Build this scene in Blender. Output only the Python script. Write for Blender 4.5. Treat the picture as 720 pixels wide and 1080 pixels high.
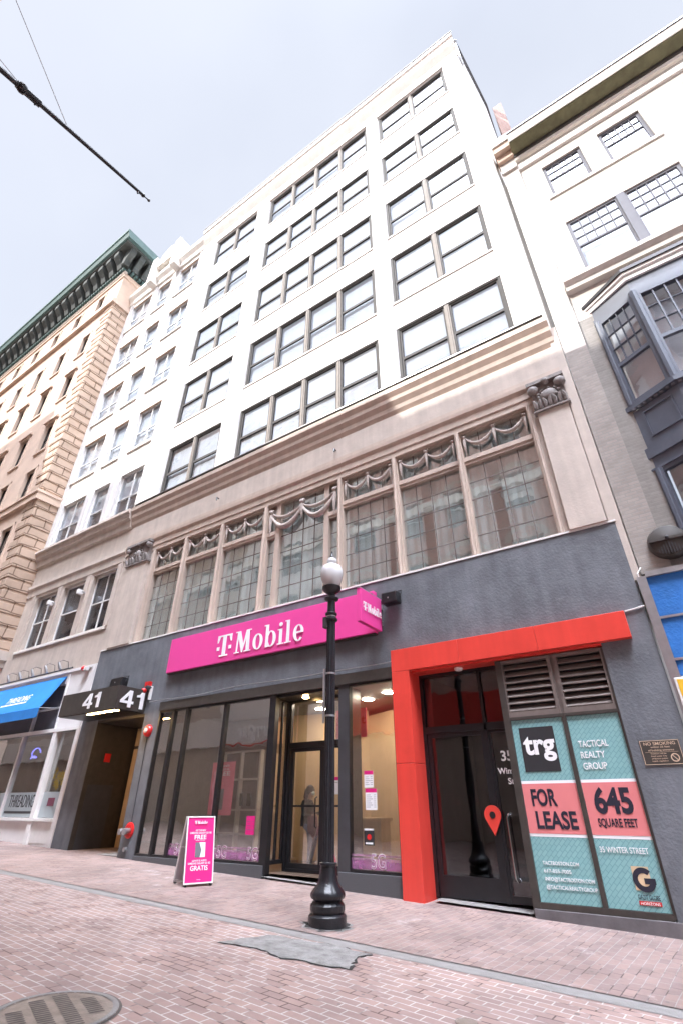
import bpy, bmesh, math, random
from mathutils import Vector, Matrix
R = math.radians
random.seed(7)
for o in list(bpy.data.objects): bpy.data.objects.remove(o)
S = bpy.context.scene
COL = S.collection

# ---------------------------------------------------------------- camera
yaw, pit, roll = 5.91361329e-01, 5.46861997e-01, 1.44537821e-03
h = Vector((-math.sin(yaw), math.cos(yaw), 0)); r0 = Vector((math.cos(yaw), math.sin(yaw), 0)); up0 = Vector((0, 0, 1))
f = h*math.cos(pit)+up0*math.sin(pit); u_ = -h*math.sin(pit)+up0*math.cos(pit)
rr = r0*math.cos(roll)+u_*math.sin(roll); uu = -r0*math.sin(roll)+u_*math.cos(roll)
cd = bpy.data.cameras.new('camera'); cam = bpy.data.objects.new('camera', cd); COL.objects.link(cam)
mw = Matrix((rr, uu, -f)).transposed().to_4x4(); mw.translation = Vector((0, -10, 1.6)); cam.matrix_world = mw
cd.sensor_fit = 'VERTICAL'; cd.sensor_height = 24; cd.lens = 511.22/1080*24; cd.clip_end = 2000; cd.clip_start = .05
S.camera = cam

# ---------------------------------------------------------------- world, sun, exposure
SUN_EL, SUN_AZ = R(50), R(25)         # azimuth measured from -y towards -x
sd = Vector((-math.sin(SUN_AZ)*math.cos(SUN_EL), -math.cos(SUN_AZ)*math.cos(SUN_EL), math.sin(SUN_EL)))
w = bpy.data.worlds.new('World'); S.world = w; w.use_nodes = True
nt = w.node_tree; bg = nt.nodes['Background']
sky = nt.nodes.new('ShaderNodeTexSky'); sky.sky_type = 'NISHITA'; sky.sun_disc = False
sky.sun_elevation = SUN_EL; sky.sun_rotation = math.atan2(sd.x, sd.y); sky.air_density = 1.0; sky.dust_density = 3.0; sky.ozone_density = 1
mx = nt.nodes.new('ShaderNodeMix'); mx.data_type = 'RGBA'
tcw = nt.nodes.new('ShaderNodeTexCoord'); nz = nt.nodes.new('ShaderNodeTexNoise'); nz.inputs['Scale'].default_value = 2.2; nz.inputs['Detail'].default_value = 4
nt.links.new(tcw.outputs['Generated'], nz.inputs['Vector'])
mr = nt.nodes.new('ShaderNodeMapRange'); mr.inputs[1].default_value = .35; mr.inputs[2].default_value = .7; mr.inputs[3].default_value = .90; mr.inputs[4].default_value = .985
nt.links.new(nz.outputs['Fac'], mr.inputs[0]); nt.links.new(mr.outputs[0], mx.inputs[0])
nt.links.new(sky.outputs[0], mx.inputs[6]); mx.inputs[7].default_value = (2.12, 2.24, 2.54, 1)   # thin high cloud
# added bright cloud lobe, unseen high behind the camera, fills the shaded street
nrm = nt.nodes.new('ShaderNodeVectorMath'); nrm.operation = 'NORMALIZE'; nt.links.new(tcw.outputs['Generated'], nrm.inputs[0])
dt = nt.nodes.new('ShaderNodeVectorMath'); dt.operation = 'DOT_PRODUCT'; dt.inputs[1].default_value = Vector((.25, -.27, .93)).normalized(); nt.links.new(nrm.outputs[0], dt.inputs[0])
cl = nt.nodes.new('ShaderNodeMath'); cl.operation = 'MAXIMUM'; cl.inputs[1].default_value = 0; nt.links.new(dt.outputs['Value'], cl.inputs[0])
pw = nt.nodes.new('ShaderNodeMath'); pw.operation = 'POWER'; pw.inputs[1].default_value = 40; nt.links.new(cl.outputs[0], pw.inputs[0])
am = nt.nodes.new('ShaderNodeMath'); am.operation = 'MULTIPLY_ADD'; am.inputs[1].default_value = 85; am.inputs[2].default_value = 1; nt.links.new(pw.outputs[0], am.inputs[0])
vr = nt.nodes.new('ShaderNodeMapRange'); vr.inputs[1].default_value = .35; vr.inputs[2].default_value = .68; vr.inputs[3].default_value = .95; vr.inputs[4].default_value = 1.05; nt.links.new(nz.outputs['Fac'], vr.inputs[0])
vm_ = nt.nodes.new('ShaderNodeMath'); vm_.operation = 'MULTIPLY'; nt.links.new(am.outputs[0], vm_.inputs[0]); nt.links.new(vr.outputs[0], vm_.inputs[1])
sm = nt.nodes.new('ShaderNodeVectorMath'); sm.operation = 'SCALE'; nt.links.new(mx.outputs[2], sm.inputs[0]); nt.links.new(vm_.outputs[0], sm.inputs['Scale'])
nt.links.new(sm.outputs[0], bg.inputs['Color']); bg.inputs['Strength'].default_value = .130
sl = bpy.data.lights.new('sun', 'SUN'); sl.energy = 2.6; sl.angle = R(.5); sl.color = (1, .97, .93)
so = bpy.data.objects.new('sun', sl); COL.objects.link(so); so.rotation_euler = (-sd).to_track_quat('-Z', 'Y').to_euler()
S.view_settings.view_transform = 'Standard'; S.view_settings.look = 'None'; S.view_settings.gamma = 1; S.view_settings.use_curve_mapping = False
S.view_settings.exposure = 1.55
S.render.engine = 'CYCLES'
S.cycles.max_bounces = 8; S.cycles.transparent_max_bounces = 16; S.cycles.caustics_reflective = False; S.cycles.caustics_refractive = False

# ---------------------------------------------------------------- materials
def node_mat(name):
    m = bpy.data.materials.new(name); m.use_nodes = True
    return m, m.node_tree, m.node_tree.nodes['Principled BSDF']
def P(name, col, rough=.6, var=.12, scale=2.0, bump=0, bscale=30, metal=0, spec=.5, streak=0, emit=0, stain=None):
    m, t, b = node_mat(name); N = t.nodes.new; L = t.links.new
    b.inputs['Roughness'].default_value = rough; b.inputs['Metallic'].default_value = metal
    b.inputs['Specular IOR Level'].default_value = spec
    c = (*col, 1)
    tc = N('ShaderNodeTexCoord'); geo = N('ShaderNodeNewGeometry')
    pos = geo.outputs['Position']
    n1 = N('ShaderNodeTexNoise'); n1.inputs['Scale'].default_value = scale; n1.inputs['Detail'].default_value = 6; n1.inputs['Roughness'].default_value = .65
    L(pos, n1.inputs['Vector'])
    r = N('ShaderNodeMapRange'); r.inputs[1].default_value = .3; r.inputs[2].default_value = .7; r.inputs[3].default_value = 1-var; r.inputs[4].default_value = 1+var
    L(n1.outputs['Fac'], r.inputs[0])
    v = r.outputs[0]
    if streak:
        mp = N('ShaderNodeMapping'); mp.inputs['Scale'].default_value = (5, 5, .35); L(pos, mp.inputs['Vector'])
        n2 = N('ShaderNodeTexNoise'); n2.inputs['Scale'].default_value = 1; n2.inputs['Detail'].default_value = 5; L(mp.outputs[0], n2.inputs['Vector'])
        r2 = N('ShaderNodeMapRange'); r2.inputs[1].default_value = .35; r2.inputs[2].default_value = .7; r2.inputs[3].default_value = 1-streak; r2.inputs[4].default_value = 1+streak*.5
        L(n2.outputs['Fac'], r2.inputs[0]); mu = N('ShaderNodeMath'); mu.operation = 'MULTIPLY'; L(v, mu.inputs[0]); L(r2.outputs[0], mu.inputs[1]); v = mu.outputs[0]
    mul = N('ShaderNodeVectorMath'); mul.operation = 'SCALE'; mul.inputs[0].default_value = col; L(v, mul.inputs['Scale'])
    out = mul.outputs[0]
    if stain:                                     # (colour, amount, scale): blotches of another colour
        n3 = N('ShaderNodeTexNoise'); n3.inputs['Scale'].default_value = stain[2]; n3.inputs['Detail'].default_value = 8; n3.inputs['Roughness'].default_value = .7; L(pos, n3.inputs['Vector'])
        r3 = N('ShaderNodeMapRange'); r3.inputs[1].default_value = .55; r3.inputs[2].default_value = .75; r3.inputs[4].default_value = stain[1]; L(n3.outputs['Fac'], r3.inputs[0])
        mm = N('ShaderNodeMix'); mm.data_type = 'RGBA'; L(r3.outputs[0], mm.inputs[0]); L(out, mm.inputs[6]); mm.inputs[7].default_value = (*stain[0], 1); out = mm.outputs[2]
    L(out, b.inputs['Base Color'])
    if bump:
        n4 = N('ShaderNodeTexNoise'); n4.inputs['Scale'].default_value = bscale; n4.inputs['Detail'].default_value = 5; L(pos, n4.inputs['Vector'])
        bp = N('ShaderNodeBump'); bp.inputs['Strength'].default_value = bump; bp.inputs['Distance'].default_value = .02; L(n4.outputs['Fac'], bp.inputs['Height']); L(bp.outputs[0], b.inputs['Normal'])
    if emit:
        b.inputs['Emission Color'].default_value = c; b.inputs['Emission Strength'].default_value = emit
    return m
def glass(name, f0=.06, tint=(.95, .97, .97), gl=(1, 1, 1), wav=.0015):
    """thin pane: Schlick reflection over a tinted see-through sheet"""
    m, t, b = node_mat(name); N = t.nodes.new; L = t.links.new; t.nodes.remove(b)
    tr = N('ShaderNodeBsdfTransparent'); tr.inputs[0].default_value = (*tint, 1)
    g = N('ShaderNodeBsdfGlossy'); g.inputs['Roughness'].default_value = 0.0; g.inputs['Color'].default_value = (*gl, 1)
    lw_ = N('ShaderNodeLayerWeight'); lw_.inputs['Blend'].default_value = .5
    pw = N('ShaderNodeMath'); pw.operation = 'POWER'; pw.inputs[1].default_value = 5; L(lw_.outputs['Facing'], pw.inputs[0])
    ma = N('ShaderNodeMath'); ma.operation = 'MULTIPLY_ADD'; ma.inputs[1].default_value = 1-f0; ma.inputs[2].default_value = f0; L(pw.outputs[0], ma.inputs[0])
    geo = N('ShaderNodeNewGeometry'); n = N('ShaderNodeTexNoise'); n.inputs['Scale'].default_value = 1.3; L(geo.outputs['Position'], n.inputs['Vector'])
    bp = N('ShaderNodeBump'); bp.inputs['Strength'].default_value = 1; bp.inputs['Distance'].default_value = wav*10; L(n.outputs['Fac'], bp.inputs['Height']); L(bp.outputs[0], g.inputs['Normal'])
    mx_ = N('ShaderNodeMixShader'); L(ma.outputs[0], mx_.inputs[0]); L(tr.outputs[0], mx_.inputs[1]); L(g.outputs[0], mx_.inputs[2])
    L(mx_.outputs[0], t.nodes['Material Output'].inputs[0]); return m
def bricks(name, c1, c2, mortar, bw=.21, rh=.07, ms=.01, plane='xz', rot=0, var=.25, bump=.4, rough=.85, dark=None, msm=.1, freq=.9, ground=False):
    m, t, b = node_mat(name); N = t.nodes.new; L = t.links.new
    geo = N('ShaderNodeNewGeometry'); sp = N('ShaderNodeSeparateXYZ'); L(geo.outputs['Position'], sp.inputs[0]); cb = N('ShaderNodeCombineXYZ')
    if plane == 'xz':
        ad = N('ShaderNodeMath'); L(sp.outputs[0], ad.inputs[0]); L(sp.outputs[1], ad.inputs[1]); L(ad.outputs[0], cb.inputs[0]); L(sp.outputs[2], cb.inputs[1])
    elif plane == 'xy': L(sp.outputs[0], cb.inputs[0]); L(sp.outputs[1], cb.inputs[1])
    else: L(sp.outputs[1], cb.inputs[0]); L(sp.outputs[0], cb.inputs[1])
    # uneven laying: a slow wobble on the coordinates
    wn = N('ShaderNodeTexNoise'); wn.inputs['Scale'].default_value = freq; L(geo.outputs['Position'], wn.inputs['Vector'])
    ws = N('ShaderNodeVectorMath'); ws.operation = 'SCALE'; ws.inputs['Scale'].default_value = bw*.28; L(wn.outputs['Color'], ws.inputs[0])
    wa = N('ShaderNodeVectorMath'); L(cb.outputs[0], wa.inputs[0]); L(ws.outputs[0], wa.inputs[1])
    mp = N('ShaderNodeMapping'); mp.inputs['Rotation'].default_value = (0, 0, rot); L(wa.outputs[0], mp.inputs['Vector'])
    bt = N('ShaderNodeTexBrick'); bt.inputs['Scale'].default_value = 1; bt.inputs['Brick Width'].default_value = bw; bt.inputs['Row Height'].default_value = rh; bt.inputs['Mortar Size'].default_value = ms; bt.inputs['Mortar Smooth'].default_value = msm
    bt.inputs['Color1'].default_value = (*c1, 1); bt.inputs['Color2'].default_value = (*c2, 1); bt.inputs['Mortar'].default_value = (*mortar, 1); L(mp.outputs[0], bt.inputs['Vector'])
    n = N('ShaderNodeTexNoise'); n.inputs['Scale'].default_value = .9; n.inputs['Detail'].default_value = 8; n.inputs['Roughness'].default_value = .7; L(geo.outputs['Position'], n.inputs['Vector'])
    r = N('ShaderNodeMapRange'); r.inputs[1].default_value = .3; r.inputs[2].default_value = .7; r.inputs[3].default_value = 1-var; r.inputs[4].default_value = 1+var; L(n.outputs['Fac'], r.inputs[0])
    sc = N('ShaderNodeVectorMath'); sc.operation = 'SCALE'; L(bt.outputs['Color'], sc.inputs[0]); L(r.outputs[0], sc.inputs['Scale']); out = sc.outputs[0]
    if dark:                                      # scattered joints without mortar / dirty spots
        n3 = N('ShaderNodeTexNoise'); n3.inputs['Scale'].default_value = 2.6; n3.inputs['Detail'].default_value = 3; L(geo.outputs['Position'], n3.inputs['Vector'])
        r3 = N('ShaderNodeMapRange'); r3.inputs[1].default_value = .52; r3.inputs[2].default_value = .6; L(n3.outputs['Fac'], r3.inputs[0])
        mu = N('ShaderNodeMath'); mu.operation = 'MULTIPLY'; L(r3.outputs[0], mu.inputs[0]); L(bt.outputs['Fac'], mu.inputs[1])
        mm = N('ShaderNodeMix'); mm.data_type = 'RGBA'; L(mu.outputs[0], mm.inputs[0]); L(out, mm.inputs[6]); mm.inputs[7].default_value = (*dark, 1); out = mm.outputs[2]
    if ground:
        for sc_, th, colr, amt in ((1.7, .030, (.10, .09, .085), .75), (3.1, .022, (.13, .12, .11), .7)):
            vo = N('ShaderNodeTexVoronoi'); vo.inputs['Scale'].default_value = sc_; L(geo.outputs['Position'], vo.inputs['Vector'])
            lt_ = N('ShaderNodeMapRange'); lt_.inputs[1].default_value = th*sc_*.7; lt_.inputs[2].default_value = th*sc_; lt_.inputs[3].default_value = amt; lt_.inputs[4].default_value = 0; L(vo.outputs['Distance'], lt_.inputs[0])
            mm = N('ShaderNodeMix'); mm.data_type = 'RGBA'; L(lt_.outputs[0], mm.inputs[0]); L(out, mm.inputs[6]); mm.inputs[7].default_value = (*colr, 1); out = mm.outputs[2]
        for sc_, lo, hi, colr, amt in ((1.1, .60, .74, (.62, .57, .55), .6), (.5, .56, .72, (.22, .17, .165), .45)):
            n6 = N('ShaderNodeTexNoise'); n6.inputs['Scale'].default_value = sc_; n6.inputs['Detail'].default_value = 9; n6.inputs['Roughness'].default_value = .72; ofs = N('ShaderNodeVectorMath'); ofs.inputs[1].default_value = (sc_*31, 7, 3); L(geo.outputs['Position'], ofs.inputs[0]); L(ofs.outputs[0], n6.inputs['Vector'])
            r6 = N('ShaderNodeMapRange'); r6.inputs[1].default_value = lo; r6.inputs[2].default_value = hi; r6.inputs[4].default_value = amt; L(n6.outputs['Fac'], r6.inputs[0])
            mm = N('ShaderNodeMix'); mm.data_type = 'RGBA'; L(r6.outputs[0], mm.inputs[0]); L(out, mm.inputs[6]); mm.inputs[7].default_value = (*colr, 1); out = mm.outputs[2]
    L(out, b.inputs['Base Color']); b.inputs['Roughness'].default_value = rough
    hf = N('ShaderNodeMath'); hf.operation = 'MULTIPLY_ADD'; n5 = N('ShaderNodeTexNoise'); n5.inputs['Scale'].default_value = 45; L(geo.outputs['Position'], n5.inputs['Vector'])
    hf.inputs[1].default_value = .3; L(n5.outputs['Fac'], hf.inputs[0]); iv = N('ShaderNodeMath'); iv.operation = 'SUBTRACT'; iv.inputs[0].default_value = 1; L(bt.outputs['Fac'], iv.inputs[1]); L(iv.outputs[0], hf.inputs[2])
    bp = N('ShaderNodeBump'); bp.inputs['Strength'].default_value = bump; bp.inputs['Distance'].default_value = .012; L(hf.outputs[0], bp.inputs['Height']); L(bp.outputs[0], b.inputs['Normal'])
    return m
M = {}
M['white'] = P('white_paint', (.72, .70, .675), .7, .06, 1.0, .15, 25, streak=.10, stain=((.58, .56, .53), .55, .8))
M['ivory'] = P('ivory_paint', (.76, .72, .66), .7, .06, 1.5, .15, 25, streak=.06)
M['stone'] = P('cream_stone', (.52, .445, .385), .75, .10, 2.2, .2, 20, streak=.10, stain=((.41, .355, .31), .5, 1.6))
M['trim'] = P('tan_trim', (.50, .40, .33), .65, .08, 2, .1, 30, streak=.1)
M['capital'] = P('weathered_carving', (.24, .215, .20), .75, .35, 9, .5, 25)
M['garland'] = P('pale_carving', (.44, .375, .335), .8, .25, 14, .5, 40)
M['stucco'] = P('charcoal_stucco', (.138, .147, .162), .8, .28, 1.1, .38, 22, streak=.14, stain=((.2, .21, .225), .6, 1.9))
M['granite'] = P('dark_granite', (.085, .088, .095), .45, .3, 60, .05, 40)
M['panel'] = P('base_panel', (.13, .12, .125), .4, .25, 3, .1, 20)
M['black'] = P('black_aluminium', (.012, .012, .014), .35, .2, 6, 0)
M['blackmetal'] = P('black_cast_iron', (.012, .012, .015), .3, .4, 12, .25, 60)
M['darkgrey'] = P('dark_grey_metal', (.05, .05, .055), .45, .15, 4)
M['bronze'] = P('dark_bronze', (.05, .042, .036), .45, .2, 6)
M['louvre'] = P('brown_grey_louvre', (.16, .13, .115), .5, .15, 5)
M['frame'] = P('grey_window_metal', (.085, .08, .075), .7, .1, 5, spec=.15)
M['mull'] = P('beige_mullion', (.27, .24, .21), .7, .1, 5, spec=.2)
M['winwhite'] = P('white_sash', (.75, .74, .72), .5, .05, 5)
M['greysash'] = P('lilac_sash', (.16, .16, .18), .7, .06, 5, spec=.15)
M['magenta'] = P('magenta_panel', (.77, .065, .31), .4, .03, 2)
M['magentaprint'] = P('magenta_print', (.68, .015, .2), .45, .03, 2)
M['pink'] = P('pink_print', (.78, .13, .2), .5, .03, 2)
M['red'] = P('red_cladding', (.72, .062, .045), .3, .06, 1.0, .03, 3, streak=.08, stain=((.60, .05, .035), .6, 1.4))
M['signwhite'] = P('white_lettering', (.86, .86, .86), .4, .02, 2)
M['alarmred'] = P('red_enamel', (.6, .02, .02), .35, .1, 5)
M['steel'] = P('brushed_steel', (.45, .45, .46), .35, .1, 8, metal=.8)
M['chrome'] = P('polished_steel', (.7, .7, .7), .15, .05, 8, metal=1)
M['slate'] = P('slate_blue_paint', (.10, .114, .148), .5, .1, 3, .05, 20)
M['tealprint'] = P('teal_print', (.22, .42, .42), .45, .05, 2)
M['salmon'] = P('salmon_print', (.72, .22, .22), .45, .02, 2)
M['navy'] = P('navy_print', (.02, .02, .035), .45, .02, 2)
M['greyprint'] = P('charcoal_print', (.03, .03, .033), .45, .02, 2)
M['awning'] = P('blue_canvas', (.02, .20, .56), .75, .06, 3, .1, 60)
M['bluepanel'] = P('blue_wrinkled_film', (.03, .17, .50), .4, .12, 3, .6, 14)
M['yellow'] = P('yellow_print', (.8, .47, .03), .45, .04, 2)
M['wood'] = P('tan_wood', (.70, .52, .32), .5, .12, 4, streak=.1)
M['interior'] = P('tan_wall', (.74, .52, .30), .6, .05, 1)
M['intgrey'] = P('grey_interior_wall', (.46, .47, .48), .6, .08, 1)
M['shopgrey'] = P('dim_grey_wall', (.24, .24, .25), .6, .15, 1.5)
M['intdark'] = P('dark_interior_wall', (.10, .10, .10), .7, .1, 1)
M['floorint'] = P('brown_floor', (.12, .085, .065), .35, .2, 4)
M['blind'] = P('pale_blind', (.78, .80, .83), .8, .05, 2, streak=.08)
M['blind2'] = P('grey_blind', (.66, .69, .73), .8, .05, 2, streak=.08)
M['curtain'] = P('pale_curtain', (.84, .88, .87), .8, .06, 2, streak=.12)
M['screen'] = P('grey_insect_screen', (.14, .14, .16), .7, .1, 3)
M['kerb'] = P('granite_kerb', (.235, .222, .212), .8, .15, 6, .3, 60, stain=((.17, .16, .155), .5, 3))
M['asphalt'] = P('patched_concrete', (.235, .225, .215), .9, .35, 6, .9, 40, stain=((.2, .19, .18), .6, 4))
M['tar'] = P('dark_tar', (.03, .028, .026), .9, .2, 10)
M['iron'] = P('worn_iron', (.22, .18, .15), .55, .25, 9, .2, 40)
M['irondark'] = P('iron_slot', (.11, .095, .085), .8, .2, 9)
M['copper'] = P('green_copper', (.07, .125, .115), .7, .2, 3)
M['dkcornice'] = P('dark_cornice', (.075, .085, .08), .8, .35, 2)
M['peach'] = P('peach_stone', (.62, .47, .37), .8, .12, 1.2, .2, 12, stain=((.5, .37, .29), .6, .6))
M['quoin'] = bricks('quoin_stone', (.56, .42, .32), (.48, .35, .26), (.2, .13, .09), 1.1, .56, .03, bump=.3, var=.15)
M['olive'] = P('olive_copper', (.15, .145, .075), .7, .3, 3)
M['shopcream'] = P('white_shopfront_paint', (.72, .70, .69), .6, .05, 2, .05, 30)
M['plum'] = P('plum_print', (.30, .10, .22), .5, .1, 3)
M['paper'] = P('white_paper', (.82, .83, .84), .7, .02, 2)
M['skin'] = P('skin', (.48, .29, .2), .5, .05, 5)
M['hair'] = P('black_hair', (.012, .01, .01), .5, .1, 20)
M['coat'] = P('black_coat', (.015, .015, .018), .8, .2, 8)
M['jeans'] = P('washed_jeans', (.12, .16, .28), .85, .4, 14, stain=((.5, .48, .55), .8, 9))
M['maroon'] = P('maroon_fabric', (.16, .04, .07), .7, .2, 8)
M['gold'] = P('pale_bronze_lettering', (.62, .47, .34), .45, .05, 8)
M['mask'] = P('white_mask', (.7, .78, .75), .7, .05, 8)
M['flower'] = P('yellow_petals', (.9, .62, .02), .6, .15, 20)
M['leaf'] = P('green_leaves', (.06, .13, .03), .6, .2, 20)
M['fillglow'] = P('added_ceiling_glow', (1, .86, .68), .5, 0, 1, emit=55)  # glow of the ceiling panels added as fill
M['led'] = P('lit_led_strip', (1, .62, .25), .5, 0, 1, emit=45)
M['neon'] = P('lit_blue_neon', (.2, .2, 1), .5, 0, 1, emit=1.2)
def sheer(name, col, k):
    m = P(name, col, .5, .3, 3); t = m.node_tree; N = t.nodes.new; tr = N('ShaderNodeBsdfTransparent'); ms = N('ShaderNodeMixShader'); ms.inputs[0].default_value = k
    t.links.new(tr.outputs[0], ms.inputs[1]); t.links.new(t.nodes['Principled BSDF'].outputs[0], ms.inputs[2]); t.links.new(ms.outputs[0], t.nodes['Material Output'].inputs[0]); return m
M['lilacdecal'] = sheer('lilac_film', (.5, .2, .42), .45)
M['lilacdecal2'] = sheer('pale_lilac_film', (.6, .3, .5), .3)
M['g_shop'] = glass('shop_glass', .24, (.93, .95, .94), (1, 1, 1), .0006)
M['g_mezz'] = glass('leaded_glass', .3, (.93, .97, .97), (.97, .99, 1), .0004)
M['g_up'] = glass('upper_glass', .13, (.94, .96, .98), (.8, .82, .86), .0008)
M['g_dark'] = glass('dark_glass', .08, (.62, .64, .67), (1, 1, 1), .0006)
M['frost'] = P('frosted_band', (.33, .37, .38), .35, .06, 2)
M['brick_r'] = bricks('tan_grey_brick', (.37, .32, .285), (.30, .265, .235), (.31, .285, .26), .21, .075, .012, var=.18, bump=.3)
M['brick_r2'] = bricks('grey_brick', (.28, .26, .235), (.23, .21, .19), (.25, .23, .21), .21, .075, .012, var=.18, bump=.3)
M['brick_sunlit'] = bricks('sunlit_brick', (.62, .58, .53), (.57, .53, .48), (.55, .51, .46), .21, .075, .006, var=.08, bump=.25)  # paler copy of the brick, with the sunlight put into its colour
M['brick_p'] = bricks('pink_brick', (.56, .34, .28), (.48, .28, .23), (.5, .4, .36), .21, .075, .012, var=.2, bump=.3)
M['brick_ch'] = bricks('salmon_brick', (.40, .22, .17), (.34, .18, .14), (.36, .28, .24), .21, .075, .012, var=.2, bump=.3)
M['street'] = bricks('street_brick', (.345, .24, .21), (.275, .195, .178), (.48, .44, .41), .235, .115, .009, 'xy', R(4), var=.2, bump=.6, dark=(.10, .06, .05), msm=.35, ground=True)
M['walk'] = bricks('sidewalk_brick', (.285, .20, .176), (.222, .162, .15), (.32, .285, .265), .235, .115, .0065, 'yx', R(-3), var=.28, bump=.6, dark=(.09, .06, .055), msm=.35, ground=True)
# teal poster pattern: fish-scale lines
def scale_print():
    m, t, b = node_mat('teal_scale_print'); N = t.nodes.new; L = t.links.new
    geo = N('ShaderNodeNewGeometry'); mp = N('ShaderNodeMapping'); mp.inputs['Rotation'].default_value = (0, R(45), 0); L(geo.outputs['Position'], mp.inputs['Vector'])
    sp = N('ShaderNodeSeparateXYZ'); L(mp.outputs[0], sp.inputs[0]); cb = N('ShaderNodeCombineXYZ'); L(sp.outputs[0], cb.inputs[0]); L(sp.outputs[2], cb.inputs[1])
    bt = N('ShaderNodeTexBrick'); bt.inputs['Scale'].default_value = 1; bt.inputs['Brick Width'].default_value = .11; bt.inputs['Row Height'].default_value = .055; bt.inputs['Mortar Size'].default_value = .005; bt.inputs['Mortar Smooth'].default_value = .5
    bt.inputs['Color1'].default_value = (.25, .46, .455, 1); bt.inputs['Color2'].default_value = (.22, .42, .425, 1); bt.inputs['Mortar'].default_value = (.13, .30, .31, 1)
    L(cb.outputs[0], bt.inputs['Vector']); L(bt.outputs['Color'], b.inputs['Base Color']); b.inputs['Roughness'].default_value = .4
    return m
M['scale'] = scale_print()

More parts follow.
